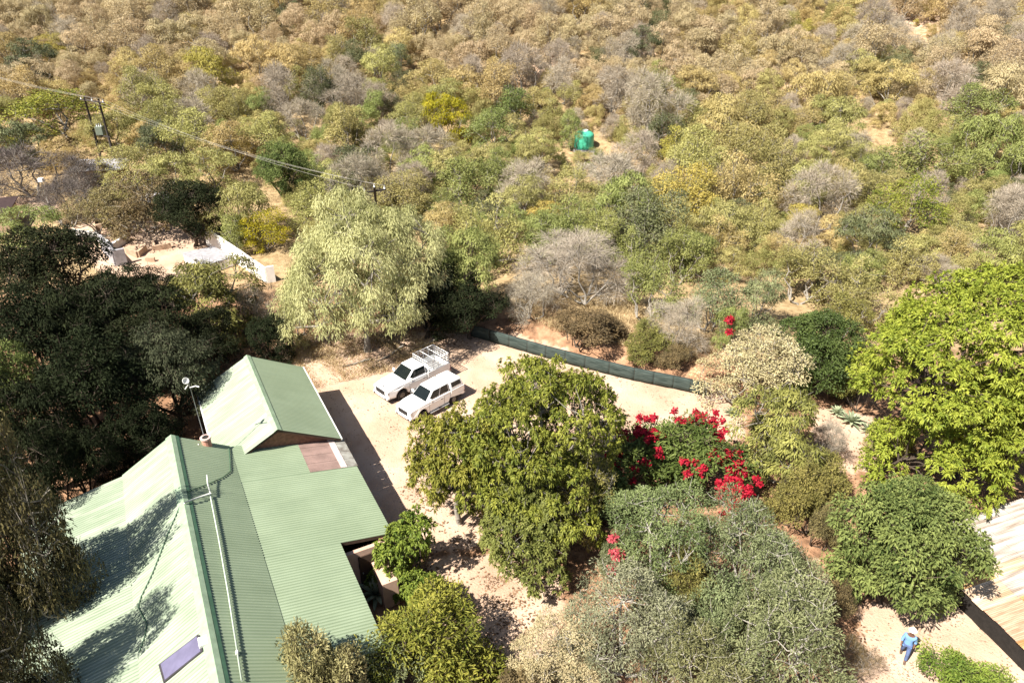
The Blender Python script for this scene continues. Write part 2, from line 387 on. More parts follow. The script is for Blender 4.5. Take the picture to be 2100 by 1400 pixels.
# near kinds
kind('central', LM['central'], BARK_G, seed=11, Wd=12, H=9, zb=1.2, num=215, cr=.86, lpc=330, leaf=(.24, .08), style='rosette', droop=.35, tr=.26, lobes=.6, hollow=.5, fork=2.4, nl=10, twigs=1)
kind('central2', LM['central'], BARK_G, seed=61, Wd=7, H=6.5, zb=.6, num=110, cr=.72, lpc=240, leaf=(.24, .08), style='rosette', droop=.35, tr=.18, lobes=.6, hollow=.5, fork=1.6, nl=9, twigs=1)
kind('fern', LM['fern'], BARK, seed=12, Wd=13, H=11, zb=1.5, num=280, cr=1.0, lpc=400, leaf=(.22, .068), style='rosette', droop=.3, tr=.28, lobes=.5, hollow=.7, squash=.5, nl=10)
kind('mango', LM['mango'], BARK, seed=53, Wd=6.6, H=6.5, zb=.6, num=190, cr=.62, lpc=150, leaf=(.2, .085), tr=.2, lobes=.08, hollow=.8, minz=-.6, droop=.3)
kind('olive', LM['olive'], BARK_W, seed=14, Wd=7, H=6, zb=.6, num=120, cr=.62, lpc=180, leaf=(.15, .05), tr=.15, lobes=.4, hollow=.5, stems=3, twigs=1, nl=10)
kind('olive2', LM['olive'], BARK_W, seed=15, Wd=7, H=6, zb=.6, num=105, cr=.66, lpc=180, leaf=(.16, .05), tr=.17, lobes=.5, hollow=.45, stems=2, twigs=2, nl=11, out=.9)
kind('oliveY', LM['oliveY'], BARK_G, seed=16, Wd=6, H=6, zb=.6, num=100, cr=.6, lpc=160, leaf=(.22, .06), style='weep', tr=.14, lobes=.4, droop=.1, stems=2, twigs=2)
kind('straw', LM['straw'], BARK_G, seed=17, Wd=6, H=5, zb=.4, num=100, cr=.55, lpc=130, leaf=(.16, .06), tr=.12, lobes=.4, stems=3, twigs=3)
kind('shrub', LM['shrub'], BARK, seed=18, Wd=4, H=4, zb=.3, num=75, cr=.48, lpc=110, leaf=(.24, .1), style='rosette', droop=.35, tr=.09, lobes=.4, stems=3)
kind('bush', LM['oliveY'], BARK, seed=19, Wd=5, H=4, zb=.2, num=90, cr=.52, lpc=130, leaf=(.2, .06), tr=.09, lobes=.5, stems=3, twigs=2)
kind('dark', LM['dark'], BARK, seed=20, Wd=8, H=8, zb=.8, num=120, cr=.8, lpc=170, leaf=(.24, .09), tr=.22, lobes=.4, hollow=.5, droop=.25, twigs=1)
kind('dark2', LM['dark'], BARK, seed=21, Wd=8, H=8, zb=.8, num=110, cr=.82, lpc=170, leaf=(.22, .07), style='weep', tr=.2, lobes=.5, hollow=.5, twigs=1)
kind('willow', LM['willow'], BARK_G, seed=22, Wd=14, H=10.5, zb=1.8, num=230, cr=.9, lpc=260, leaf=(.26, .06), style='weep', tr=.3, lobes=.5, hollow=.65, fork=2.2, nl=10, squash=1., minz=-.3)
kind('bare', LM['drygrey'], BARK_G, seed=23, Wd=7, H=6, zb=.5, num=95, cr=.8, lpc=180, leaf=(.5, .013), style='twig', tr=.13, lobes=.4, stems=3, nl=10, twigs=3)
kind('bare2', LM['drygrey'], BARK_G, seed=24, Wd=6, H=5, zb=.4, num=75, cr=.78, lpc=150, leaf=(.45, .013), style='twig', tr=.12, lobes=.5, stems=3, nl=9, twigs=3)
kind('sparse', LM['brown'], BARK_G, seed=25, Wd=8, H=7, zb=1.2, num=100, cr=.7, lpc=75, leaf=(.22, .08), tr=.17, lobes=.45, hollow=.35, twigs=5, nl=10)
kind('sparse2', leaf_mat('leaf_umber', (.016, .016, .008), (.14, .12, .05), .08, .01, .1), BARK_G, seed=26, Wd=8, H=7, zb=1.0, num=150, cr=.8, lpc=150, leaf=(.2, .08), tr=.17, lobes=.5, hollow=.35, twigs=3, nl=10)  # brown leaves darkened further, painting in a crown that lies in shadow
# hillside kinds (lighter meshes)
for k_, (sd, Wd, H, num, stl) in enumerate([(31, 6, 5.5, 52, 'leaf'), (32, 6, 5, 46, 'leaf'), (33, 5.5, 5, 44, 'weep'), (34, 6.5, 5, 56, 'leaf'), (35, 6, 6, 46, 'weep')]):
    kind('hill%d' % k_, LM['hill'], BARK_G, seed=sd, Wd=Wd, H=H, zb=.4, num=num, cr=.72, lpc=140, leaf=(.19, .075) if stl == 'leaf' else (.24, .065), style=stl, tr=.13, lobes=.5, hollow=.45, stems=2, twigs=1)
for k_, sd in enumerate((41, 42, 43)):
    kind('hbare%d' % k_, LM['mauve'], BARK_G, seed=sd, Wd=6, H=5, zb=.4, num=50, cr=.85, lpc=130, leaf=(.55, .024), style='twig', tr=.13, lobes=.5, stems=3, twigs=2)

# ---------------------------------------------------------------- the green-roofed house
PU = np.array([.8837, .468]); PV = np.array([-.468, .8837])      # house axes: u to the right, v away from the camera
def HP(u, v, z): q = PU * u + PV * v; return np.array([q[0], q[1], z])
U_R, U_B, U_E, U_N, U_LB, U_LE = -1.3, 1.2, 6.8, 4.4, -3.8, -8.2     # ridge, break, eave, notched eave, left break, left eave
V_FAR, V_N, V_NEAR = 33.2, 24.55, 9.0
def roof_z(u):
    u = np.asarray(u, float)
    return np.where(u > U_B, 3.5 - .2 * (u - U_B), np.where(u > U_R, 5 - .6 * (u - U_R), np.where(u > U_LB, 5 - .6 * (U_R - u), 3.5 - .2 * (U_LB - u))))
def roof_px(px, py, lift=.05):
    z = 4.
    for _ in range(60):
        q = at(px, py, z); z = .6 * z + .4 * float(roof_z(q[:2] @ PU))
    return np.array([q[0], q[1], z + lift])

def green_mat(name, fade):
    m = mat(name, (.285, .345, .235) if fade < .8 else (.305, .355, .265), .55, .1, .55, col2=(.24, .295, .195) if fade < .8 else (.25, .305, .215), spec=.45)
    nn = m.node_tree.nodes; LL = m.node_tree.links; bb = nn['Principled BSDF']; old = bb.inputs['Base Color'].links[0].from_socket
    tcn = nn.new('ShaderNodeTexCoord'); mp = nn.new('ShaderNodeMapping'); mp.inputs['Rotation'].default_value = (0, 0, math.atan2(PU[1], PU[0])); mp.inputs['Scale'].default_value = (.35, 2.2, .35)
    mp.vector_type = 'TEXTURE'; mp.inputs['Scale'].default_value = (2.5, .35, 2.5)
    no = nn.new('ShaderNodeTexNoise'); no.inputs['Scale'].default_value = 1.1; no.inputs['Detail'].default_value = 7
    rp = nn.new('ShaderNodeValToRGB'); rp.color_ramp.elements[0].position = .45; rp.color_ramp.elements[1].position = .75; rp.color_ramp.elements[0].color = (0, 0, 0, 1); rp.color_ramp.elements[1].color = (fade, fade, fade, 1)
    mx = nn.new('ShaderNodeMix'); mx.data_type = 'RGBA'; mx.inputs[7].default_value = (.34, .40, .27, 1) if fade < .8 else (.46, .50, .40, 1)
    LL.new(tcn.outputs['Object'], mp.inputs[0]); LL.new(mp.outputs[0], no.inputs[0]); LL.new(no.outputs['Fac'], rp.inputs[0]); LL.new(rp.outputs[0], mx.inputs[0]); LL.new(old, mx.inputs[6])
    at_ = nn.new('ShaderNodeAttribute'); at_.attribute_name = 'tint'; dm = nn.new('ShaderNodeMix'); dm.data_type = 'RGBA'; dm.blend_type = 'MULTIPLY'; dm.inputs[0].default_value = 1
    dr_ = nn.new('ShaderNodeValToRGB'); dr_.color_ramp.elements[0].color = (.60, .65, .60, 1); dr_.color_ramp.elements[1].color = (1, 1, 1, 1); LL.new(at_.outputs['Fac'], dr_.inputs[0])  # valleys painted darker to stand in for shading between the ribs
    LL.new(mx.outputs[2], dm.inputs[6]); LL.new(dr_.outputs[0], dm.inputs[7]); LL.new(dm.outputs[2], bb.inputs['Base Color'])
    return m
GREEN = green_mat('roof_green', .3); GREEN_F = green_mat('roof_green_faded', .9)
TRIM = mat('ridge_trim_green', (.30, .40, .27), .5, .25, 3, spec=.4); TRIM_D = mat('flashing_dark_green', (.06, .13, .08), .5, .25, 3)
BRICK = mat('brick_red', (.30, .15, .10), .9, .35, 7, bump=.3); PLASTER = mat('plaster_peach', (.62, .42, .32), .9, .2, 2)
RUST = mat('sheet_rusty_pink', (.34, .23, .20), .8, .3, 1.2, col2=(.22, .15, .13), stretch=(1, 1, 1)); SHEETG = mat('sheet_weathered_grey', (.34, .34, .31), .7, .4, 2.5, col2=(.16, .14, .12)); SHEETW = mat('sheet_whitened', (.7, .58, .55), .7, .3, 2)
FASCIA = mat('fascia_white', (.7, .7, .66), .6, .15, 4); GLASSD = mat('window_glass', (.02, .025, .03), .08, .2, 3, spec=.6); TIMBER = mat('timber_dark', (.08, .05, .035), .8, .3, 6)

def corrugated(u0, z0, u1, z1, v0, v1, pitch=.155, hgt=.03, th=.012):
    """sheet roof between (u0,z0) and (u1,z1), ribs running down the slope"""
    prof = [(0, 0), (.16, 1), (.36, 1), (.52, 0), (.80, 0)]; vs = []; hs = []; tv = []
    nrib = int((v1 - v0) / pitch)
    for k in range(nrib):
        for f, h in prof: vs.append(v0 + (k + f) * pitch); hs.append(h * hgt); tv.append(1. if .1 < f < .7 else .55 if f > .7 else 0.)  # low tint in the valleys carries the painted rib shade
    vs.append(v1); hs.append(0.); tv.append(0.); V = []; m = len(vs)
    for dz in (0, -th):
        for v_, h_ in zip(vs, hs):
            V.append(HP(u0, v_, z0 + h_ + dz)); V.append(HP(u1, v_, z1 + h_ + dz))
    Fc = []
    for k in range(m - 1):
        a = 2 * k; Fc.append((a, a + 1, a + 3, a + 2)); c = a + 2 * m; Fc.append((c, c + 2, c + 3, c + 1))
        Fc.append((a + 1, c + 1, c + 3, a + 3)); Fc.append((a, a + 2, c + 2, c))
    for a in (0, 2 * (m - 1)): Fc.append((a, a + 1, a + 1 + 2 * m, a + 2 * m))
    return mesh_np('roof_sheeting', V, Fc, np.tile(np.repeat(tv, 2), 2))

def hbox(u0, u1, v0, v1, z0, z1):
    M = Matrix(((PU[0], PV[0], 0, 0), (PU[1], PV[1], 0, 0), (0, 0, 1, 0), (0, 0, 0, 1)))
    return box_mesh((u0, v0, z0), (u1, v1, z1), M)

house = thing('farm_house', 'long low house with pale green corrugated roof and a television mast lying on it', 'house', (0, 0, 0))
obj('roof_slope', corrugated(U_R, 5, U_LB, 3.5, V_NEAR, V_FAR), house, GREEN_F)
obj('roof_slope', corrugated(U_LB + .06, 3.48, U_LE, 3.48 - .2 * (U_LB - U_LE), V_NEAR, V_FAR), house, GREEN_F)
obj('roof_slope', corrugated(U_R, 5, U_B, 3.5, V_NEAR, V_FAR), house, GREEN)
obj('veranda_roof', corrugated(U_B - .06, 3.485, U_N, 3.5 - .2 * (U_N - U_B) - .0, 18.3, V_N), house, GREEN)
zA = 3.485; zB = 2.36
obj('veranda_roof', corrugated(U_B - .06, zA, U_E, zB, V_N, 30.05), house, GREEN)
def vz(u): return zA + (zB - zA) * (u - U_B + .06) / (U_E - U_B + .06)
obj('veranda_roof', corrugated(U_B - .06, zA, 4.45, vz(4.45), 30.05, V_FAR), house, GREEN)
# patch of old sheets at the corner, each its own sheet
cu = [30.05, 30.78, 31.5, 32.25, V_FAR]
for k in range(4):
    obj('old_roof_sheet', corrugated(4.45, vz(4.45) + .012, 6.02, vz(6.02) + .012, cu[k] + .01, cu[k + 1] - .01, .09, .018), house, RUST)
obj('old_roof_sheet', corrugated(6.0, vz(6.0) + .03, 6.32, vz(6.32) + .03, 30.06, V_FAR - .3, .09, .018), house, SHEETW)
for k in range(4):
    obj('old_roof_sheet', corrugated(6.28, vz(6.28) + .012, U_E + .06, vz(U_E + .06) + .012, cu[k] + .01, cu[k + 1] - .01, .09, .018), house, SHEETG)
# ridge cap with its dark flashing
for (ua, za, ub, zb_, nm, m_) in ((U_R - .26, 4.905, U_R + .02, 5.06, 'ridge_cap', TRIM), (U_R + .02, 5.06, U_R + .2, 4.945, 'ridge_cap', TRIM), (U_R + .21, 4.93, U_R + .33, 4.86, 'ridge_flashing', TRIM_D)):
    P = [HP(ua, V_NEAR, za), HP(ub, V_NEAR, zb_), HP(ub, V_FAR + .05, zb_), HP(ua, V_FAR + .05, za)]; P += [p_ - [0, 0, .012] for p_ in P]
    obj(nm, mesh_np(nm, P, [(0, 1, 2, 3), (7, 6, 5, 4), (0, 4, 5, 1), (1, 5, 6, 2), (2, 6, 7, 3), (3, 7, 4, 0)]), house, m_)
# barge boards on the far verge and fascias on the eaves
def beam(name, a, b_, w, h, parent, m_):
    a = np.array(a); b_ = np.array(b_); d = unit((b_ - a)[None])[0]; s = unit(np.cross(d, [0, 0, 1.])[None])[0] * w / 2
    P = []
    for q in (a, b_): P += [q + s, q - s, q - s - [0, 0, h], q + s - [0, 0, h]]
    return obj(name, mesh_np(name, P, [(0, 1, 2, 3), (7, 6, 5, 4), (0, 4, 5, 1), (1, 5, 6, 2), (2, 6, 7, 3), (3, 7, 4, 0)]), parent, m_)
beam('barge_board', HP(U_R, V_FAR + .03, 4.99), HP(U_LB, V_FAR + .03, 3.49), .05, .2, house, TRIM); beam('barge_board', HP(U_R, V_FAR + .03, 4.99), HP(U_B, V_FAR + .03, 3.49), .05, .2, house, TRIM)
beam('fascia', HP(U_E - .05, V_N + .03, 2.345), HP(U_E - .05, V_FAR, 2.345), .03, .16, house, TIMBER)
beam('fascia', HP(U_N - .05, 18.3, 2.84), HP(U_N - .05, V_N - .03, 2.84), .03, .16, house, TIMBER)
beam('fascia', HP(U_N, V_N + .02, 2.80), HP(U_E - .08, V_N + .02, 2.34), .04, .16, house, TIMBER)
# walls
walls = [(-7.4, -7.2, V_NEAR, 32.6, 0, 2.6), (1.6, 1.8, 18.6, 24.0, 0, 3.1), (.8, 1.0, V_NEAR, 18.4, 0, 3.4), (.8, 1.8, 18.4, 18.6, 0, 3.1), (1.6, 6.3, 24.2, 24.4, 0, 2.3), (6.1, 6.3, 24.4, 32.4, 0, 2.3), (-7.4, 6.3, 32.4, 32.6, 0, 2.3)]
for w in walls: obj('wall', hbox(*w), house, PLASTER if w[2] == 24.2 else BRICK)
bm = bmesh.new(); pg = [(U_R, 4.85), (U_LB, 3.35), (U_LB, 2.31), (U_B, 2.31), (U_B, 3.35)]
fa = [bm.verts.new(HP(u_, 32.6, z_)) for u_, z_ in pg]; fb = [bm.verts.new(HP(u_, 32.4, z_)) for u_, z_ in pg]; bm.faces.new(fa); bm.faces.new(fb[::-1])
for k in range(5): bm.faces.new((fa[k], fb[k], fb[(k + 1) % 5], fa[(k + 1) % 5]))
obj('gable_wall', bm, house, BRICK)
for k, v_ in enumerate((18.7, 21, 23.2)): obj('veranda_post', hbox(U_N - .35, U_N - .23, v_, v_ + .12, 0, 2.72), house, TIMBER)
obj('veranda_floor', hbox(1.8, U_N, 18.4, 24.2, 0, .12), house, CONC)
for v_ in (26, 29.2):
    wn = obj('window', hbox(6.3, 6.34, v_, v_ + 1.4, .95, 1.95), house, FASCIA)
    for q in (0, 1): obj('pane', hbox(6.341, 6.352, v_ + .07 + q * .66, v_ + .67 + q * .66, 1.02, 1.88), wn, GLASSD)
dr = obj('door', hbox(5.0, 5.8, 24.14, 24.2, .02, 2.0), house, TIMBER); obj('handle', hbox(5.1, 5.16, 24.08, 24.14, 1.0, 1.05), dr, STEEL)
obj('plinth_wall', hbox(5.55, 6.25, 22.6, 24.1, 0, 1.5), house, PLASTER)
# details on the roof
cab_px = [(470, 918), (472, 945), (473, 968), (458, 980), (430, 993), (400, 1004), (378, 1012), (366, 1048), (345, 1095), (330, 1135), (312, 1180), (290, 1225), (284, 1245), (292, 1262), (302, 1280), (298, 1305), (286, 1340)]
tag(tube_obj('roof_cable', [roof_px(a_, b_, .06) for a_, b_ in cab_px], .022, None, TRIM_D, 5), 'dark loose cable snaking over the ridge of the green roof', 'cable')
ant = thing('television_mast', 'thin white television mast lying along the green roof below the ridge', 'antenna', tuple(roof_px(432, 1020)))
def rel(t, pts): return [np.array(q) - np.array(t.location) for q in pts]
tube_obj('mast', rel(ant, [roof_px(432, 1018, .12), roof_px(450, 1110, .12), roof_px(470, 1225, .12), roof_px(497, 1400, .12)]), .03, ant, mat('pipe_painted_green', (.5, .58, .48), .5, .2, 3), 6)
tube_obj('boom', rel(ant, [roof_px(379, 1036, .14), roof_px(405, 1028, .2), roof_px(434, 1018, .2)]), .035, ant, FASCIA, 6)
tube_obj('element', rel(ant, [roof_px(427, 984, .3), roof_px(428, 1000, .25), roof_px(433, 1018, .2)]), .028, ant, FASCIA, 6)
tube_obj('clamp', rel(ant, [roof_px(487, 1338, .1), roof_px(488, 1346, .1)]), .06, ant, FASCIA, 6)
col = thing('solar_collector', 'dark flat solar water panel fixed low on the pale roof slope', 'solar panel', tuple(roof_px(370, 1350, 0)))
cc = [roof_px(*q, .10) for q in ((326, 1366), (408, 1303), (417, 1337), (336, 1402))]
P = rel(col, cc); P = P + [q - [0, 0, .09] for q in P]; bx6 = [(0, 3, 2, 1), (4, 5, 6, 7), (0, 1, 5, 4), (1, 2, 6, 5), (2, 3, 7, 6), (3, 0, 4, 7)]
obj('frame', mesh_np('frame', P, bx6), col, mat('panel_frame', (.10, .09, .10), .4, .2, 3, metal=.5))
cen = np.mean(P[:4], 0); P2 = [cen + (q - cen) * .90 + [0, 0, .012] for q in P[:4]]; P2 = P2 + [q - [0, 0, .02] for q in P2]
obj('absorber_plate', mesh_np('absorber_plate', P2, bx6), col, mat('panel_violet', (.16, .15, .24), .2, .25, 2, spec=.6))
q0 = roof_px(418, 1318, 0); vb = obj('pipe_box', box_mesh((-.16, -.2, -.02), (.16, .2, .16)), col, FASCIA, tuple(np.array(q0) - np.array(col.location))); vb.rotation_euler = (0, 0, math.atan2(PU[1], PU[0])); bevel(vb)
q0 = roof_px(425, 912, 0); ch = thing('roof_vent', 'small terracotta vent pot at the far edge of the main green roof', 'vent', tuple(q0 - [0, 0, .1]))
bm = bmesh.new(); cyl(bm, .22, 0, .5, 14); obj('pot', bm, ch, mat('terracotta', (.55, .27, .2), .85, .25, 5)); bm = bmesh.new(); cyl(bm, .27, .5, .58, 14); obj('rim', bm, ch, mat('terracotta_pale', (.65, .45, .4), .85, .25, 5)); bm = bmesh.new(); cyl(bm, .16, .575, .59, 14); obj('flue', bm, ch, DARK)
tube_obj('pipe', [(-.3, -.3, -.05), (-.3, -.3, .35)], .05, ch, FASCIA)
q0 = HP(.15, V_FAR - .1, float(roof_z(.15))); am = thing('aerial_pole', 'tall thin aerial pole with white dish between dark trees and green roof', 'antenna', tuple(q0))
tube_obj('pole', [(0, 0, -.1), (-.05, 0, 1.9), (-.1, 0, 3.6)], .016, am, STEEL, 6)
bm = bmesh.new(); bmesh.ops.create_uvsphere(bm, u_segments=14, v_segments=10, radius=.17); bmesh.ops.delete(bm, geom=[v for v in bm.verts if v.co.z > -.05], context='VERTS')
ds = obj('dish', bm, am, FASCIA, (-.15, -.1, 3.75)); ds.rotation_euler = (.9, .5, .4); ds.modifiers.new('s', 'SOLIDIFY').thickness = .02
tube_obj('arm', [(-.1, 0, 3.3), (.25, -.1, 3.45), (.4, -.1, 3.4)], .03, am, FASCIA, 6); tube_obj('arm', [(-.1, 0, 3.5), (-.4, .1, 3.15)], .03, am, FASCIA, 6)

# wing with its own gable roof
wing = thing('house_wing', 'smaller gabled wing with plain pale green roof behind the long roof', 'house', (0, 0, 0))
WL, WR, WM, WZ, WRZ, WF, WN = .4, 6.68, 3.55, 2.65, 4.3, 40.95, 32.35
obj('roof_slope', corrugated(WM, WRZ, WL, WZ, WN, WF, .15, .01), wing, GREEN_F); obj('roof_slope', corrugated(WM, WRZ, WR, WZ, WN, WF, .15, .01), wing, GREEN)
for (ua, za, ub, zb_) in ((WM - .2, WRZ - .07, WM, WRZ + .05), (WM, WRZ + .05, WM + .2, WRZ - .07)):
    P = [HP(ua, WN - .03, za), HP(ub, WN - .03, zb_), HP(ub, WF + .03, zb_), HP(ua, WF + .03, za)]; P += [p_ - [0, 0, .012] for p_ in P]
    obj('ridge_cap', mesh_np('ridge_cap', P, [(0, 1, 2, 3), (7, 6, 5, 4), (0, 4, 5, 1), (1, 5, 6, 2), (2, 6, 7, 3), (3, 7, 4, 0)]), wing, TRIM)
for v_ in (WN + .05, WF - .02):
    for ub in (WL, WR): beam('barge_board', HP(WM, v_, WRZ - .02), HP(ub, v_, WZ - .02), .04, .16, wing, TIMBER)
beam('gutter', HP(WR + .03, WN, WZ + .0), HP(WR + .03, WF, WZ), .08, .09, wing, FASCIA); beam('gutter', HP(WL - .03, 33.3, WZ), HP(WL - .03, WF, WZ), .08, .09, wing, FASCIA)
for w in [(.75, .95, 32.7, 40.5, 0, 2.7), (6.1, 6.3, 32.7, 40.5, 0, 2.6), (.95, 6.1, 40.3, 40.5, 0, 2.65), (.95, 6.1, 32.7, 32.9, 0, 2.65)]: obj('wall', hbox(*w), wing, BRICK)
for v_ in (32.7, 40.3):
    P = [HP(.95, v_, 2.65), HP(6.1, v_, 2.65), HP(WM, v_, 4.15), HP(.95, v_ + .2, 2.65), HP(6.1, v_ + .2, 2.65), HP(WM, v_ + .2, 4.15)]
    bm = bmesh.new(); vv = [bm.verts.new(q) for q in P]
    for f in ((0, 1, 2), (5, 4, 3), (0, 3, 4, 1), (1, 4, 5, 2), (2, 5, 3, 0)): bm.faces.new([vv[i] for i in f])
    obj('gable', bm, wing, BRICK)
for v_ in (34.2, 37.5):
    wn = obj('window', hbox(6.3, 6.34, v_, v_ + 1.4, .95, 1.95), wing, FASCIA)
    for q in (0, 1): obj('pane', hbox(6.341, 6.352, v_ + .07 + q * .66, v_ + .67 + q * .66, 1.02, 1.88), wn, GLASSD)

# ---------------------------------------------------------------- rusty sheet-roofed shed at the right
SH = 1.05; E0 = at(1945, 1183, SH); E1 = at(2103, 1333, SH)
ed = unit((E1 - E0)[None])[0]; eo = np.array([-ed[1], ed[0], 0]);            # along the eave, and up the roof
if eo[0] < 0: eo = -eo
shed = thing('tin_shed', 'low shed with patchwork roof of rusty and whitened corrugated sheets', 'shed', (E0[0], E0[1], 0), math.atan2(ed[1], ed[0]))
sgn = 1 if np.cross(ed[:2], eo[:2]) > 0 else -1
S_TAN = mat('sheet_cream', (.60, .50, .38), .7, .12, 1.5, col2=(.36, .24, .15), stretch=(4, .3, 1)); S_OCH = mat('sheet_ochre_rust', (.52, .34, .16), .7, .12, 1.5, col2=(.30, .15, .06), stretch=(4, .4, 1)); S_BRN = mat('sheet_brown_rust', (.34, .19, .12), .8, .12, 2, col2=(.5, .34, .24), stretch=(5, .6, 1)); S_WHT = mat('sheet_white', (.52, .50, .47), .6, .12, 1.5, col2=(.24, .19, .15), stretch=(4, .3, 1))
def shed_sheet(x0, x1, y0, y1, lift, m_):
    nr = 8; V = []
    for k in range(nr * 2 + 1):
        x = x0 + (x1 - x0) * k / (nr * 2); h = (.02 if k % 2 else 0.) + lift
        for y in (y0, y1): V.append((x, sgn * y, SH + .13 * y + h)); V.append((x, sgn * y, SH + .13 * y + h - .008))
    Fc = []
    for k in range(nr * 2):
        a = 4 * k; Fc += [(a, a + 4, a + 6, a + 2), (a + 1, a + 3, a + 7, a + 5), (a, a + 1, a + 5, a + 4), (a + 2, a + 6, a + 7, a + 3)]
    Fc += [(0, 2, 3, 1), (8 * nr, 8 * nr + 1, 8 * nr + 3, 8 * nr + 2)]
    obj('roof_sheet', mesh_np('roof_sheet', V, Fc), shed, m_)
rows = [(-.02, 1.9), (1.8, 3.7), (3.6, 5.4), (5.3, 6.6)]; r_ = np.random.default_rng(5)
for rr, (y0, y1) in enumerate(rows):
    for k in range(14):
        f_ = k / 13 - .22 * rr + r_.normal(0, .17); m_ = S_WHT if f_ < .08 else S_BRN if (r_.uniform() < .33) else S_WHT if f_ < .3 else S_TAN if f_ < .55 else S_OCH
        shed_sheet(-2.6 + k * .56, -2.6 + (k + 1) * .56 + .04, y0 + r_.uniform(-.06, .06), y1, .02 * rr + .006 * (k % 2), m_)
SHW = mat('shed_boards_shade_dark', (.022, .019, .017), .95, .4, 5)  # near-black colour stands in for the strip of shade below the eave
obj('wall', box_mesh((-2.5, min(sgn * .12, sgn * .2), 0), (5.2, max(sgn * .12, sgn * .2), SH - .03)), shed, SHW); obj('wall', box_mesh((-2.5, min(sgn * 6.2, sgn * 6.3), 0), (5.2, max(sgn * 6.2, sgn * 6.3), SH + .7)), shed, SHW)
for x_ in (-2.5, 5.1): obj('wall', box_mesh((x_, min(sgn * .2, sgn * 6.2), 0), (x_ + .1, max(sgn * .2, sgn * 6.2), SH - .03)), shed, SHW)

# ---------------------------------------------------------------- green shade-cloth fence
NET = mat('shade_cloth_teal', (.06, .08, .072), .85, .35, 3, col2=(.018, .03, .027), stretch=(.5, .5, 6)); NETD = mat('fence_wire_dark', (.03, .035, .035), .7, .2, 4)
fence = thing('shade_cloth_fence', 'low dark green shade-cloth fence along the sandy driveway', 'fence', (0, 0, 0))
seg = []
for i in range(len(FENCE) - 1):
    for t in np.linspace(0, 1, 3)[:-1]: seg.append(FENCE[i] * (1 - t) + FENCE[i + 1] * t)
seg.append(FENCE[-1])
seg = np.array(seg); r_ = np.random.default_rng(3)
for i in range(len(seg)):
    x, y = seg[i]; z = float(gz(x, y)); obj('post', box_mesh((x - .04, y - .04, z - .1), (x + .04, y + .04, z + 1.02)), fence, TIMBER)
    if i < len(seg) - 1:
        a, b_ = seg[i], seg[i + 1]; V = []; Fc = []; nn_ = 9; nh = 4; dn = unit(np.array([[-(b_ - a)[1], (b_ - a)[0]]]))[0]
        for k in range(nn_):
            t = k / (nn_ - 1); q = a + (b_ - a) * t
            for h in range(nh):
                sag = -.0 * math.sin(math.pi * t) * (h == nh - 1); bul = (0.) * (0 < k < nn_ - 1); w_ = q - dn * (.05 + bul)
                V.append((w_[0], w_[1], float(gz(*q)) + .02 + 1.0 * h / (nh - 1) + sag))
        for k in range(nn_ - 1):
            for h in range(nh - 1): Fc.append((k * nh + h, k * nh + nh + h, k * nh + nh + h + 1, k * nh + h + 1))
        o = obj('cloth_panel', mesh_np('cloth_panel', V, Fc, smooth=True), fence, NET); o.modifiers.new('s', 'SOLIDIFY').thickness = .01
        top = [V[k * nh + nh - 1] for k in range(nn_)]; tube_obj('top_wire', np.array(top) + [0, 0, .02], .022, fence, NETD, 5)

# ---------------------------------------------------------------- walled yard at the left
wl = thing('boundary_wall', 'bright white plastered wall running down to the pale willowy tree', 'wall')
A_ = [at_ground(*q) for q in ((425, 500), (468, 527), (508, 553), (549, 580), (566, 577))]
def wall_run(parent, a, b_, h0, h1, w, m_, name='wall_panel'):
    d = unit(np.array([[b_[0] - a[0], b_[1] - a[1], 0]]))[0]; s = np.array([-d[1], d[0], 0]) * w / 2; za, zb_ = float(gz(a[0], a[1])) - .1, float(gz(b_[0], b_[1])) - .1
    P = []
    for q, z, h in ((a, za, h0), (b_, zb_, h1)): q = np.array([q[0], q[1], z]); P += [q + s, q - s, q - s + [0, 0, h + .1], q + s + [0, 0, h + .1]]
    return obj(name, mesh_np(name, P, [(3, 2, 1, 0), (4, 5, 6, 7), (0, 1, 5, 4), (1, 2, 6, 5), (2, 3, 7, 6), (3, 0, 4, 7)]), parent, m_)
for k in range(3): wall_run(wl, A_[k], A_[k + 1], 1.75 - .12 * k, 1.65 - .12 * k, .2, WHITE)
wall_run(wl, A_[3], A_[4], 1.5, 1.5, .2, WHITE)
cis = thing('concrete_cistern', 'low concrete box with flat grey lid beside the white wall', 'cistern')
Q = [at_ground(*q, .8) for q in ((378, 521), (438, 508), (474, 528), (420, 546))]
for k in range(4): wall_run(cis, Q[k], Q[(k + 1) % 4], .75, .75, .18, WHITE, 'wall')
P = [np.array([q[0], q[1], gz(q[0], q[1]) + .78]) for q in Q]; ce = np.mean(P, 0); P = [ce + (q - ce) * [1.08, 1.08, 1] for q in P]; P += [q + [0, 0, .12] for q in P]
obj('lid', mesh_np('lid', P, [(3, 2, 1, 0), (4, 5, 6, 7), (0, 1, 5, 4), (1, 2, 6, 5), (2, 3, 7, 6), (3, 0, 4, 7)]), cis, CONC)
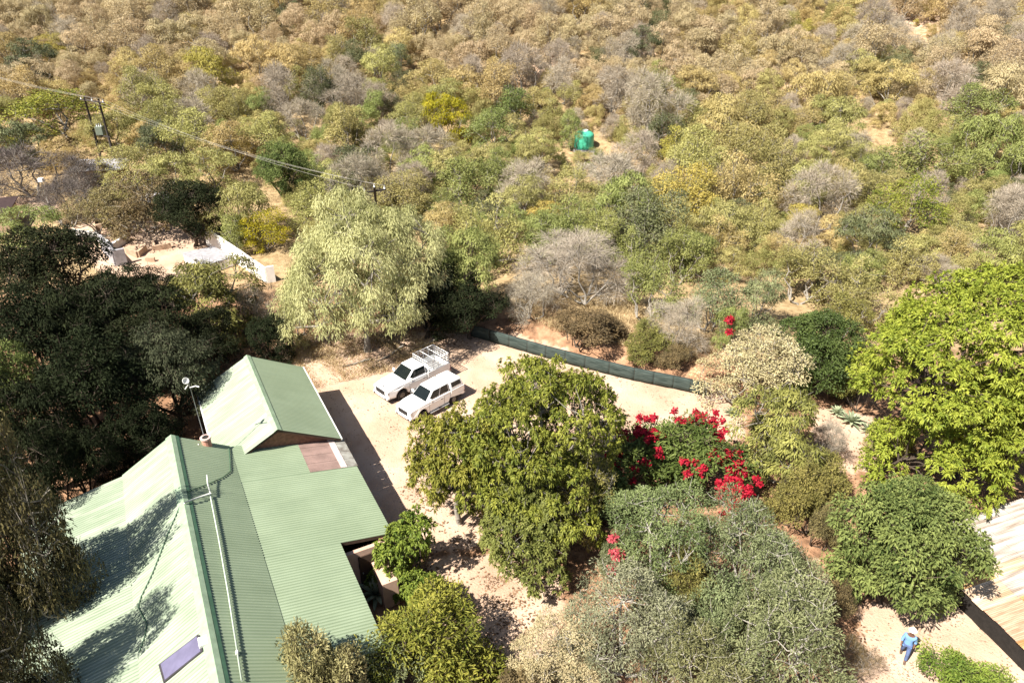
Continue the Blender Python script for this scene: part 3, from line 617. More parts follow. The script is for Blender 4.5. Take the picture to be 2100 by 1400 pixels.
for nm, pts, h, m_, lb in [('low_wall', [(148, 481), (195, 488), (202, 491)], .6, WHITE, 'short whitewashed parapet wall at the left end of the sandy yard'),
        ('low_wall', [(203, 494), (232, 514), (264, 494)], .7, WHITE, 'angled whitewashed parapet wall in the middle of the sandy yard'),
        ('low_wall', [(196, 470), (236, 462)], .45, TANW, 'low tan masonry wall at the back of the sandy yard'),
        ('low_wall', [(192, 456), (197, 484)], .45, TANW, 'short tan dividing wall joining the back of the sandy yard'),
        ('low_wall', [(232, 487), (270, 474)], .4, TANW, 'low tan wall behind the angled white parapet'),
        ('low_wall', [(312, 496), (318, 514), (352, 508)], .5, TANW, 'L-shaped tan masonry wall right of centre in the sandy yard'),
        ('low_wall', [(262, 520), (284, 528), (300, 514)], .6, TANW, 'bent tan masonry wall near the front of the sandy yard'),
        ('low_wall', [(212, 512), (240, 545), (262, 540)], 1.5, CONC, 'grey rendered retaining wall below the white parapet'),
        ('low_wall', [(300, 536), (318, 535)], .35, TANW, 'tiny tan kerb wall at the front edge of the sandy yard')]:
    t = thing(nm, lb, 'wall', group=None); pp = [at_ground(*q) for q in pts]
    for k in range(len(pp) - 1): wall_run(t, pp[k], pp[k + 1], h, h, .28 if m_ is not CONC else .3, m_)
# small outbuilding roofs seen through the trees at far left
def hut(label, px, w, d, h, rz, roofm, wallm):
    q = at_ground(*px); t = thing('outbuilding', label, 'building', (q[0], q[1], float(gz(q[0], q[1]))), rz)
    obj('wall', box_mesh((-w / 2, -d / 2, -.2), (w / 2, d / 2, h)), t, wallm)
    P = [(-w / 2 - .3, -d / 2 - .3, h + .02), (w / 2 + .3, -d / 2 - .3, h + .02), (w / 2 + .3, d / 2 + .3, h + .5), (-w / 2 - .3, d / 2 + .3, h + .5)]; P = P + [(a_, b_, c_ + .06) for a_, b_, c_ in P]
    obj('roof', mesh_np('roof', P, [(3, 2, 1, 0), (4, 5, 6, 7), (0, 1, 5, 4), (1, 2, 6, 5), (2, 3, 7, 6), (3, 0, 4, 7)]), t, roofm)
    obj('door', box_mesh((-.4, -d / 2 - .04, 0), (.4, -d / 2 - .01, h * .9)), t, TIMBER)
hut('dark brown roofed outbuilding at the far left edge below the pale clearing', (-12, 466), 4, 4, 1.8, .3, mat('roof_dark_brown', (.05, .03, .03), .8, .3, 3), TANW)
hut('low shed with pale roof behind the grey trees under the power poles', (215, 372), 5.0, 2.5, 1.6, .1, CONC, TANW)
hut('small white-walled hut in deep shade behind the sandy yard', (333, 442), 1.6, 1.4, 1.6, .5, CONC, WHITE)

# ---------------------------------------------------------------- power poles and wires
POLE = mat('pole_timber', (.06, .05, .045), .9, .3, 6); WIRE = mat('wire_aluminium', (.36, .34, .30), .6, .1, 3); INS = mat('insulator_white', (.75, .75, .72), .3, .1, 3); TRAFO = mat('transformer_green_grey', (.16, .19, .15), .5, .2, 4)
bA = at_ground(236, 332); bB = at_ground(207, 324)
hp = thing('power_pole_pair', 'pair of dark power poles with a transformer slung between them', 'utility pole', (bA[0], bA[1], float(gz(bA[0], bA[1]))))
ob = np.array([bB[0] - bA[0], bB[1] - bA[1], 0.]); PH = 7.2
for o_ in (np.zeros(3), ob): tube_obj('pole', [o_ + [0, 0, -.3], o_ + [0, 0, 3.5], o_ + [0, 0, PH]], [.15, .13, .10], hp, POLE, 8)
dd = unit(ob[None])[0]
beam('crossarm', -dd * .9 + [0, 0, PH - .3], ob + dd * .9 + [0, 0, PH - .3], .12, .14, hp, POLE); beam('crossarm', -dd * .3 + [0, 0, 3.0], ob + dd * .3 + [0, 0, 3.0], .12, .14, hp, POLE)
tr = obj('transformer', box_mesh((-.42, -.3, 3.02), (.42, .3, 4.0)), hp, TRAFO, tuple(ob * .5)); bevel(tr, .05)
for k in (-.25, 0, .25): obj('bushing', mesh_np('bushing', *tube_arrays([(k, 0, 4.0), (k, 0, 4.3)], .06, 8), smooth=True), tr, INS)
tops = []
for k in (-.7, .5 * np.linalg.norm(ob), np.linalg.norm(ob) + .7):
    p_ = dd * k + [0, 0, PH - .3]; tube_obj('insulator', [p_, p_ + [0, 0, .28]], [.07, .05], hp, INS, 8); tops.append(np.array(hp.location) + p_ + [0, 0, .28])
bC = at(768, 388, 7.4); pc = thing('power_pole', 'single power pole whose white-tipped head shows above the pale willowy tree', 'utility pole', (bC[0], bC[1], float(gz(bC[0], bC[1]))))
tube_obj('pole', [(0, 0, -.3), (0, 0, 3.5), (0, 0, 7.3)], [.15, .13, .10], pc, POLE, 8); beam('crossarm', (-.9, -.5, 7.0), (.9, .5, 7.0), .12, .14, pc, POLE)
tops2 = []
for k in (-.8, 0, .8): p_ = np.array([k, k * .55, 7.02 + (.28 if k == 0 else 0)]); tube_obj('insulator', [p_, p_ + [0, 0, .28]], [.08, .06], pc, INS, 8); tops2.append(np.array(pc.location) + p_ + [0, 0, .28])
bD = at_ground(-260, 190); pd = thing('power_pole', 'power pole carrying the wires on beyond the left edge', 'utility pole', (bD[0], bD[1], float(gz(bD[0], bD[1]))))
tube_obj('pole', [(0, 0, -.3), (0, 0, 8.8)], [.15, .10], pd, POLE, 8); beam('crossarm', (-.6, -1, 8.5), (.6, 1, 8.5), .12, .14, pd, POLE)
tops3 = [np.array(pd.location) + [k * .6, k, 8.6] for k in (-.9, 0, .9)]
def wire(a, b_, sag, label):
    t = np.linspace(0, 1, 18)[:, None]; P = a + (b_ - a) * t; P[:, 2] -= sag * 4 * (t * (1 - t))[:, 0]
    tag(tube_obj('power_line', P, .010, None, WIRE, 4), label, 'wire', 'overhead power lines')
for k, nm in enumerate(('nearest', 'middle', 'farthest')):
    wire(tops[k], tops2[2 - k] if False else tops2[k], .7 + .15 * k, nm + ' of the three wires from the transformer poles to the pole above the willowy tree')
    wire(tops3[k], tops[k], .8 + .15 * k, nm + ' of the three wires from the left edge to the transformer poles')
qL = at_ground(104, 432); lp = thing('lamp_post', 'short post with a square white lamp head beside the grey tree at left', 'lamp', (qL[0], qL[1], float(gz(qL[0], qL[1]))))
tube_obj('post', [(0, 0, -.1), (0, 0, 3.1)], .06, lp, FASCIA); o = obj('lamp_head', box_mesh((-.25, -.2, 3.1), (.25, .2, 3.5)), lp, WHITE); bevel(o, .04)

# ---------------------------------------------------------------- water tank on the hillside
qT = at_ground(1197, 303); tk = thing('water_tank', 'round green plastic water tank among the bushes on the hillside', 'water tank', (qT[0], qT[1], float(gz(qT[0], qT[1]))))
TG = mat('tank_green', (.08, .50, .32), .4, .2, 2, spec=.4)
prof = [(1.15, 0)] + [(1.18 + (.035 if k % 2 else 0), .1 + k * .13) for k in range(12)] + [(1.12, 1.75), (.8, 1.95), (.35, 2.08), (.3, 2.08)]
V = [(r * math.cos(a), r * math.sin(a), z) for r, z in prof for a in np.linspace(0, 2 * math.pi, 28, endpoint=False)]
Fc = [(i * 28 + k, i * 28 + (k + 1) % 28, (i + 1) * 28 + (k + 1) % 28, (i + 1) * 28 + k) for i in range(len(prof) - 1) for k in range(28)]
obj('tank_body', mesh_np('tank_body', V, Fc, smooth=True), tk, TG)
bm = bmesh.new(); cyl(bm, .5, 2.0, 2.16, 20, .46); obj('lid', bm, tk, mat('tank_lid_pale', (.55, .75, .66), .4, .15, 3)); obj('stand', box_mesh((-1.3, -1.3, -.8), (1.3, 1.3, .0)), tk, CONC)

# ---------------------------------------------------------------- pickups
PAINT = mat('paint_white', (.82, .82, .81), .22, .04, 2, spec=.5); GLASS = mat('car_glass', (.010, .014, .014), .05, .2, 2, spec=.35); TYRE = mat('tyre_rubber', (.02, .018, .017), .9, .3, 8); RIM = mat('rim_alloy', (.17, .16, .15), .5, .4, 9, metal=.4); PLAST = mat('black_plastic', (.025, .025, .027), .6, .2, 5); LAMP = mat('headlight_glass', (.65, .67, .68), .1, .1, 5, spec=.7); TAIL = mat('tail_red', (.35, .01, .01), .2, .1, 5); BEDM = mat('bed_liner', (.30, .30, .30), .7, .3, 4)
def hull(P, faces): return mesh_np('m', P, faces)
def pickup(label, loc, rz, double):
    t = thing('pickup_truck', label, 'pickup', loc, rz)
    cab_r = -1.2 if double else -.62
    # lower body: extruded side outline with wheel arches
    out = [(-2.55, .55)]
    def arch(cx): return [(cx + .47 * math.cos(a), .38 + .47 * math.sin(a)) for a in np.linspace(math.pi, 0, 9)]
    out += [(-2.5, .42)] + [q for q in arch(-1.5) if q[1] > .40] + [(-.95, .34), (.95, .34)] + [q for q in arch(1.5) if q[1] > .36] + [(2.42, .42), (2.58, .52), (2.60, .90), (2.50, 1.04), (1.80, 1.14), (1.12, 1.17), (cab_r, 1.17), (cab_r - .02, .74), (-2.55, .74)]
    bm = bmesh.new(); a_ = [bm.verts.new((x, -.87, z)) for x, z in out]; b_ = [bm.verts.new((x, .87, z)) for x, z in out]
    bm.faces.new(a_); bm.faces.new(b_[::-1]); m = len(out)
    for k in range(m): bm.faces.new((a_[k], b_[k], b_[(k + 1) % m], a_[(k + 1) % m]))
    for v in bm.verts:
        if v.co.x > 1.6: v.co.y *= 1 - .13 * ((v.co.x - 1.6) / .98) ** 2
        if v.co.z > .95: v.co.y *= .96
    bmesh.ops.recalc_face_normals(bm, faces=bm.faces)
    bevel(obj('body', bm, t, PAINT), .075, 4)
    # cab
    lo = [(1.14, .79), (cab_r, .80)]; hi = [(.36, .64), (cab_r + .09, .66)]; z0, z1 = 1.13, 1.80
    P = [(lo[0][0], lo[0][1], z0), (lo[0][0], -lo[0][1], z0), (lo[1][0], -lo[1][1], z0), (lo[1][0], lo[1][1], z0), (hi[0][0], hi[0][1], z1 - .03), (hi[0][0], -hi[0][1], z1 - .03), (hi[1][0], -hi[1][1], z1), (hi[1][0], hi[1][1], z1)]
    P = [np.array(q) for q in P]
    bevel(obj('cab', hull(P, [(3, 2, 1, 0), (4, 5, 6, 7), (0, 1, 5, 4), (1, 2, 6, 5), (2, 3, 7, 6), (3, 0, 4, 7)]), t, PAINT), .11, 4)
    def pane(name, f, s0, s1, t0, t1, parent=t, m_=GLASS, skew0=0., skew1=0.):
        a, b2, c, d = [P[i] for i in f]; nrm = unit(np.cross(b2 - a, d - a)[None])[0]
        def pt(s, u): return (a * (1 - s) + b2 * s) * (1 - u) + (d * (1 - s) + c * s) * u
        q = [pt(s0 + skew0, t0), pt(s1, t0), pt(s1 - skew1, t1), pt(s0, t1)]; q = [v + nrm * .012 for v in q] + [v - nrm * .01 for v in q]
        return obj(name, hull(q, [(0, 1, 2, 3), (7, 6, 5, 4), (0, 4, 5, 1), (1, 5, 6, 2), (2, 6, 7, 3), (3, 7, 4, 0)]), parent, m_)
    pane('windscreen', (1, 0, 4, 5), .06, .94, .10, .93); pane('rear_window', (3, 2, 6, 7), .12, .88, .25, .85)
    for f, rv in (((0, 3, 7, 4), False), ((2, 1, 5, 6), True)):
        n_w = 2 if double else 1
        for k in range(n_w):
            a0, a1 = (.10, .93) if n_w == 1 else ((.10, .50), (.55, .94))[k]
            if rv: a0, a1 = 1 - a1, 1 - a0
            pane('side_window', f, a0, a1, .16, .88)
    for s in (-1, 1):
        mr = obj('mirror', box_mesh((.74, s * .83, 1.18), (.86, s * 1.03, 1.38)) if s > 0 else box_mesh((.74, -1.03, 1.18), (.86, -.83, 1.38)), t, PAINT); bevel(mr, .03)
        obj('door_handle', box_mesh((-.42, s * .872 - .012, .90), (-.22, s * .872 + .012, .94)), t, PLAST)
        obj('door', box_mesh((-.52, s * .866 - .008, .40), (.86, s * .866 + .008, 1.0)), t, PAINT)
        hl = obj('headlight', box_mesh((2.36, s * .62 - .15, .80), (2.60, s * .62 + .15, .96)), t, LAMP); bevel(hl, .03)
        obj('tail_light', box_mesh((-2.575, s * .80 - .06, .62), (-2.545, s * .80 + .06, .98)), t, TAIL)
        bs = obj('bed_side', box_mesh((-2.55, s * .83 - .045, .741), (cab_r - .03, s * .83 + .045, 1.17)), t, PAINT); bevel(bs, .02)
        # running board
        obj('side_step', box_mesh((-.9, s * .93 - .07, .33), (.9, s * .93 + .07, .37)), t, STEEL)
    obj('grille', box_mesh((2.50, -.46, .64), (2.625, .46, .94)), t, PLAST); bp_ = obj('front_bumper', box_mesh((2.42, -.80, .40), (2.66, .80, .58)), t, PAINT); bevel(bp_, .05); rb = obj('rear_bumper', box_mesh((-2.70, -.80, .42), (-2.56, .80, .55)), t, STEEL); bevel(rb, .03)
    for s in (-1, 1):
        for x_ in (.88, -.54) + ((-1.16,) if double else ()): obj('door_seam', box_mesh((x_ - .009, s * .874 - .004, .42), (x_ + .009, s * .874 + .004, 1.02)), t, PLAST)
        obj('sill_trim', box_mesh((-.95, s * .873 - .006, .34), (.95, s * .873 + .006, .42)), t, PLAST)
        obj('fog_lamp', box_mesh((2.655, s * .6 - .09, .44), (2.668, s * .6 + .09, .53)), t, PLAST)
    obj('bumper_trim', box_mesh((2.40, -.74, .33), (2.62, .74, .40)), t, PLAST)
    obj('number_plate', box_mesh((2.661, -.26, .44), (2.668, .26, .54)), t, FASCIA)
    obj('tailgate', box_mesh((-2.56, -.785, .741), (-2.50, .785, 1.16)), t, PAINT); obj('bed_floor', box_mesh((-2.49, -.78, .742), (cab_r - .04, .78, .76)), t, BEDM)
    obj('bonnet_badge', box_mesh((2.30, -.09, 1.066), (2.38, .09, 1.08)), t, PLAST)
    obj('underbody', box_mesh((-2.4, -.7, .26), (2.3, .7, .5)), t, PLAST)
    for x in (-1.5, 1.5):
        for s in (-1, 1):
            wh = obj('wheel', mesh_np('wheel', *tube_arrays([(x, s * .70, .37), (x, s * .72, .37)], .2, 12)), t, PLAST)
            tv = [(.30, -.13), (.35, -.13), (.375, -.10), (.375, .10), (.35, .13), (.22, .13), (.22, .09), (.05, .09)]; V = [(x + r * math.cos(a), s * (.74 + w_), .37 + r * math.sin(a)) for r, w_ in tv[:6] for a in np.linspace(0, 2 * math.pi, 22, endpoint=False)]
            obj('tyre', mesh_np('tyre', V, [(i * 22 + k, i * 22 + (k + 1) % 22, (i + 1) * 22 + (k + 1) % 22, (i + 1) * 22 + k) for i in range(5) for k in range(22)], smooth=True), wh, TYRE)
            bm = bmesh.new(); cyl(bm, .225, 0, .03, 18, .19, Matrix.Translation((x, s * .815, .37)) @ Matrix.Rotation(-s * math.pi / 2, 4, 'X')); 
            for k in range(5):
                a = k * 1.2566; cyl(bm, .045, .03, .04, 8, .04, Matrix.Translation((x, s * .815, .37)) @ Matrix.Rotation(-s * math.pi / 2, 4, 'X') @ Matrix.Translation((.13 * math.cos(a), .13 * math.sin(a), 0)))
            obj('rim', bm, wh, RIM)
    if not double:     # stock rails over the load bed
        ca = Acc()
        for s in (-1, 1):
            for x in np.linspace(-2.48, cab_r - .1, 5): ca.tube([(x, s * .82, 1.15), (x, s * .80, 1.92)], .022, 6)
            for z in (1.36, 1.55, 1.74, 1.92): ca.tube([(-2.48, s * .81, z), (cab_r - .1, s * .81, z)], .018 if z < 1.8 else .026, 6)
        for x in (-2.48, cab_r - .1):
            for z in (1.36, 1.55, 1.74, 1.92): ca.tube([(x, -.81, z), (x, .81, z)], .018 if z < 1.8 else .028, 6)
            for y in np.linspace(-.6, .6, 5): ca.tube([(x, y, 1.15), (x, y, 1.92)], .016, 6)
        for x in (-1.9, -1.3): ca.tube([(x, -.81, 1.92), (x, .81, 1.92)], .022, 6)
        obj('stock_rails', ca.mesh('stock_rails', True), t, PAINT)
    else:
        P2 = [(cab_r - .02, .86, 1.171), (cab_r - .02, -.86, 1.171), (-2.54, -.86, 1.171), (-2.54, .86, 1.171), (cab_r - .02, .68, 1.79), (cab_r - .02, -.68, 1.79), (-2.36, -.68, 1.76), (-2.36, .68, 1.76)]; P[:] = [np.array(q, float) for q in P2]
        cn = obj('canopy', hull(P2, [(3, 2, 1, 0), (4, 5, 6, 7), (0, 1, 5, 4), (1, 2, 6, 5), (2, 3, 7, 6), (3, 0, 4, 7)]), t, PAINT); bevel(cn, .1, 4)
        pane('canopy_window', (0, 3, 7, 4), .12, .86, .3, .8, cn); pane('canopy_window', (2, 1, 5, 6), .12, .86, .3, .8, cn); pane('canopy_rear_window', (3, 2, 6, 7), .1, .9, .2, .85, cn)
    return t
HEAD = math.atan2(-.70, -.714)
pickup('white single-cab pickup with stock rails over its load bed', (-6.65, 41.2, 0), HEAD, False)
pickup('white double-cab pickup with closed canopy, half hidden by the leafy tree', (-5.2, 38.7, 0), HEAD + .03, True).scale = (.86, .93, .95)

# ---------------------------------------------------------------- the person
SKIN = mat('skin', (.16, .085, .055), .6, .1, 5); DENIM = mat('denim', (.09, .13, .26), .85, .25, 8); SHIRT = mat('shirt_sky_blue', (.16, .32, .60), .8, .15, 6); SHOE = mat('shoe_leather', (.12, .08, .06), .7, .2, 6); HATM = mat('hat_white', (.85, .83, .78), .8, .08, 6)
def skin_mesh(name, pts, edges, rad, parent, m_, root=0, sub=2):
    me_ = bpy.data.meshes.new(name); me_.from_pydata(pts, edges, []); o_ = obj(name, me_, parent, m_)
    sk = o_.modifiers.new('skin', 'SKIN'); sk.use_smooth_shade = True
    lay = me_.skin_vertices[0] if len(me_.skin_vertices) else None
    if lay is None:
        bm_ = bmesh.new(); bm_.from_mesh(me_); bm_.verts.layers.skin.verify(); bm_.to_mesh(me_); bm_.free(); lay = me_.skin_vertices[0]
    for i, r in enumerate(rad): lay.data[i].radius = r if isinstance(r, tuple) else (r, r); lay.data[i].use_root = (i == root)
    s = o_.modifiers.new('sub', 'SUBSURF'); s.levels = sub; s.render_levels = sub
    return o_
qp = at(1851, 1347); man = thing('person', 'person in sky blue shirt, jeans and white hat walking on the pale sand', 'person', (qp[0], qp[1], 0), math.radians(-125) + math.pi / 2)
man.scale = (.94,) * 3     # local frame: walks towards -Y
body_p = [(0, 0, .95), (0, -.01, 1.18), (0, -.01, 1.40), (0, -.02, 1.52), (0, -.04, 1.62), (0, -.04, 1.72),
          (.10, 0, .90), (.11, -.20, .52), (.11, -.26, .10), (.11, -.37, .05), (-.10, 0, .90), (-.11, .06, .50), (-.11, .30, .14), (-.11, .22, .06),
          (.19, 0, 1.38), (.25, .08, 1.12), (.25, -.02, .90), (.24, -.05, .80), (-.19, 0, 1.38), (-.25, -.06, 1.12), (-.24, -.22, .95), (-.23, -.29, .90)]
body_e = [(0, 1), (1, 2), (2, 3), (3, 4), (4, 5), (0, 6), (6, 7), (7, 8), (8, 9), (0, 10), (10, 11), (11, 12), (12, 13), (2, 14), (14, 15), (15, 16), (16, 17), (2, 18), (18, 19), (19, 20), (20, 21)]
body_r = [(.14, .10), (.13, .095), (.16, .10), .06, .09, .085, .085, .06, .042, .035, .085, .06, .042, .035, .065, .046, .036, .036, .065, .046, .036, .036]
skin_mesh('body', body_p, body_e, body_r, man, SKIN)
skin_mesh('shirt', [(0, 0, .86), (0, 0, .98), (0, -.01, 1.20), (0, -.01, 1.40), (0, -.015, 1.47), (.19, 0, 1.39), (.26, .08, 1.12), (.255, .03, 1.0), (-.19, 0, 1.39), (-.26, -.06, 1.12), (-.25, -.14, 1.03)], [(0, 1), (1, 2), (2, 3), (3, 4), (3, 5), (5, 6), (6, 7), (3, 8), (8, 9), (9, 10)],
          [(.19, .145), (.18, .135), (.175, .13), (.19, .125), .085, .085, .066, .06, .085, .066, .06], man, SHIRT, 1)
skin_mesh('trousers', [(0, 0, .95), (.105, 0, .88), (.115, -.20, .52), (.115, -.25, .12), (-.105, 0, .88), (-.115, .06, .50), (-.115, .29, .16)], [(0, 1), (1, 2), (2, 3), (0, 4), (4, 5), (5, 6)], [(.165, .125), .112, .085, .075, .112, .085, .075], man, DENIM)
for s, q in ((1, (-.255, .045)), (-1, (.26, .10))):
    sh = obj('shoe', box_mesh((s * .115 - .05, q[0] - .17, .0 if s > 0 else .03), (s * .115 + .05, q[0] + .10, .10 if s > 0 else .14)), man, SHOE); bevel(sh, .035, 2)
bm = bmesh.new(); cyl(bm, .17, 1.775, 1.79, 20, .16, None); obj('hat_brim', bm, man, HATM, (0, -.04, 0)); bm = bmesh.new(); cyl(bm, .115, 1.78, 1.90, 18, .085); bevel(obj('hat_crown', bm, man, HATM, (0, -.04, 0)), .02, 2)

# ---------------------------------------------------------------- trees and bushes of the foreground, one by one
tree_px('central', 1112, 905, 400, 9.5, 'large yellow-green tree with drooping sprays standing in front of the parked pickups', rz=.6)
tree_px('central2', 935, 940, 235, 7.4, 'leafy yellow-green tree left of the large one, overlapping the second pickup'); tree_px('central2', 1080, 1065, 235, 5.4, 'darker spreading tree below the large yellow-green tree', mt=leaf_mat('leaf_moss_green', (.07, .09, .02), (.26, .27, .07), .22, .01, .05)); tree_px('sparse', 1190, 985, 170, 6.5, 'thin grey-branched tree at the right shoulder of the large yellow-green tree', mt=LM['oliveY'])
tree_px('fern', 2035, 755, 560, 12.5, 'broad bright lime-green feathery tree at the right edge above the tin shed')
tree_px('mango', 1862, 1108, 290, 6.8, 'dense rounded deep green tree between the person and the tin shed')
for k, cx, cy, w, h, lb, m_ in [('olive', 1350, 1095, 270, 5.5, 'grey-green tree right below the red bougainvillea', leaf_mat('leaf_sage_green', (.05, .075, .022), (.28, .32, .13), .14, .01, .08)), ('olive2', 1545, 1130, 240, 6, 'grey-green tree with bare white limbs left of the dense deep green tree', None),
        ('olive', 1290, 1285, 330, 5, 'wide silvery grey-green tree with white branches beside the sandy clearing', leaf_mat('leaf_silver_hay', (.065, .072, .035), (.36, .36, .22), .14, .01, .08)), ('olive2', 1600, 1310, 330, 6, 'grey-green tree with pale twisted branches at the bottom, left of the person', None),
        ('olive2', 1445, 1385, 260, 5, 'grey-green tree at the bottom edge between two larger grey trees', leaf_mat('leaf_dull_moss', (.05, .06, .02), (.27, .27, .12), .14, .01, .08)), ('olive', 1150, 1345, 210, 3.6, 'dusty pale bush at the bottom edge right of the clearing', LM['straw'])]:
    tree_px(k, cx, cy, w, h, lb, mt=m_, group='grey-green trees at the bottom')
tree_px('oliveY', 1600, 885, 225, 6, 'yellowish olive tree right of the red bougainvillea')
tree_px('straw', 1555, 745, 225, 5, 'pale straw-coloured dry tree at the end of the shade-cloth fence')
tree_px('mango', 1682, 715, 185, 6, 'small dark green tree between the straw-coloured tree and the lime-green tree', mt=leaf_mat('leaf_bottle_green', (.025, .045, .01), (.11, .15, .04), .12, .01, .1))
tree_px('bush', 1760, 770, 110, 4, 'olive bush squeezed against the lime-green tree', cat='bush', name='bush')
tree_px('shrub', 828, 1120, 140, 4, 'fresh green broad-leaved shrub at the corner of the house', cat='bush', name='shrub'); tree_px('shrub', 868, 1210, 110, 2.8, 'lower fresh green shrub just below the corner shrub', cat='bush', name='shrub')
tree_px('bush', 885, 1312, 290, 4.2, 'wide yellow-green bush at the bottom beside the roof edge', cat='bush', name='bush', mt=LM['central']); tree_px('bush', 650, 1398, 200, 6, 'olive bush overlapping the near end of the green roof', cat='bush', name='bush', mt=leaf_mat('leaf_hay_olive', (.17, .16, .06), (.45, .40, .20), .2, .01, .1))
tree_px('bush', 775, 1375, 190, 3.4, 'olive green bush at the bottom edge beside the roof corner', cat='bush', name='bush', mt=LM['olive']); tree_px('bush', 1985, 1405, 200, 2.2, 'green bush at the bottom right below the person', cat='bush', name='bush', mt=LM['shrub'])
tree_px('bush', 1085, 1400, 150, 2.4, 'reddish brown dry bush at the bottom edge below the clearing', cat='bush', name='bush', mt=LM['brown']); tree_px('bare2', 1745, 1350, 110, 2.2, 'dark leafless bush left of the person', cat='bush', name='bush', mt=LM['brown'])
tree_px('straw', 1655, 1190, 120, 2.6, 'straw-coloured dry shrub beside the dense deep green tree', cat='bush', name='shrub')
for k, cx, cy, w, h, lb, m_ in [('bush', 1690, 985, 120, 3.5, 'olive bush between the bougainvillea and the dense deep green tree', LM['oliveY']), ('bush', 1700, 1075, 100, 2.8, 'brown bush at the left flank of the dense deep green tree', LM['brown']), ('bush', 1600, 1225, 150, 4, 'grey-green bush filling the gap between the grey trees', LM['olive']), ('bush', 1715, 1225, 90, 2.4, 'brown scrub under the left edge of the dense deep green tree', LM['brown']), ('bush', 1410, 1195, 150, 3.6, 'olive-green bush over the gap at the heart of the grey trees', LM['oliveY']), ('bush', 1470, 1250, 170, 4, 'grey-green bush in the midst of the grey trees', LM['olive']), ('bare2', 1700, 905, 90, 3, 'grey twiggy bush beside the pale agaves', None), ('bush', 1640, 1010, 130, 4, 'olive green bush behind the grey tree with bare white limbs', LM['oliveY']), ('shrub', 1240, 1010, 120, 3.5, 'dark leafy shrub between the large tree and the grey-green trees', LM['mango']), ('bush', 1835, 905, 110, 3, 'olive scrub under the lime-green tree', LM['oliveY'])]:
    tree_px(k, cx, cy, w, h, lb, mt=m_, cat='bush', name='bush', group='fill-in bushes between the right-hand trees')
# willowy tree and its neighbours
tree_px('willow', 735, 545, 360, 12, 'big pale yellow-green willowy tree beyond the parked pickups'); tree_px('dark2', 955, 555, 190, 8, 'darker green tree right of the pale willowy tree', mt=LM['hillg']); tree_px('hill3', 1000, 470, 180, 7, 'olive tree behind the darker tree beside the willowy tree', mt=LM['hill'])
tree_px('hill2', 610, 650, 110, 4, 'yellow-green bush under the left side of the willowy tree', cat='bush', name='bush', mt=LM['willow'])
tree_px('dark', 870, 610, 200, 6, 'dark-leaved tree added for shade behind the pickups under the willowy tree', mt=LM['dark'])  # added to blacken the too-bright ground beside the willowy tree
# dark trees left of the house
DK = 'dark evergreen trees left of the house'
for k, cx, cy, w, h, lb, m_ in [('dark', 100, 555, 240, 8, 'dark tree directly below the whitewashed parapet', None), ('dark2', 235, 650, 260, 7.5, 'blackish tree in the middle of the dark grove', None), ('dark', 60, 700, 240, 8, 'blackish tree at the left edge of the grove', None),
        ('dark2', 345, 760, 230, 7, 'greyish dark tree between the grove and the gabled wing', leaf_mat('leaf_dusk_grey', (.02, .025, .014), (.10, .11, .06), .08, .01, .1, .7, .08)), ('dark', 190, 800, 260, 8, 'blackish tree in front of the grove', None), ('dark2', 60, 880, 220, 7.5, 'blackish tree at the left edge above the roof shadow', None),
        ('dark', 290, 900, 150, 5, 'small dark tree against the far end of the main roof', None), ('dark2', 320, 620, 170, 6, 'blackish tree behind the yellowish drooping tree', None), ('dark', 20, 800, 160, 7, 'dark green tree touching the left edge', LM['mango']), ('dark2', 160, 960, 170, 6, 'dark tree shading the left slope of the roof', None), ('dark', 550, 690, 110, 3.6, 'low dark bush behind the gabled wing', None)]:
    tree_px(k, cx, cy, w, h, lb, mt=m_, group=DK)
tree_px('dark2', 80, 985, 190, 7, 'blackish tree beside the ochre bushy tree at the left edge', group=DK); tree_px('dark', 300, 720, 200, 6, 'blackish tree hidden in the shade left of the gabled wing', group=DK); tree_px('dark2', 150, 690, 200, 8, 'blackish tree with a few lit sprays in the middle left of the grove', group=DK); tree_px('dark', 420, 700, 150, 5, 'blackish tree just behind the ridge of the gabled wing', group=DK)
tree_px('dark', 960, 625, 170, 5, 'dark-leaved tree added for shade where the fence begins', group='dark trees added by the willowy tree')  # dark crown put in for the black shade near the fence
tree_px('oliveY', 430, 605, 230, 6.5, 'yellowish drooping tree in front of the white wall'); tree_px('bare2', 525, 625, 100, 4, 'grey leafless bush at the end of the white wall', cat='bush', name='bush')
tree_px('sparse2', 15, 1075, 250, 12.5, 'thin brownish tree that shades the left slope of the green roof'); tree_px('sparse2', -35, 1330, 240, 11, 'thin brownish tree at the bottom left corner'); tree_px('bush', 45, 1010, 130, 5, 'ochre bushy tree at the left edge beside the roof shadow', mt=LM['oliveY'])
tree_px('dark', -60, 1230, 200, 8, 'dark tree at the left edge behind the thin brownish trees', mt=LM['dark'])
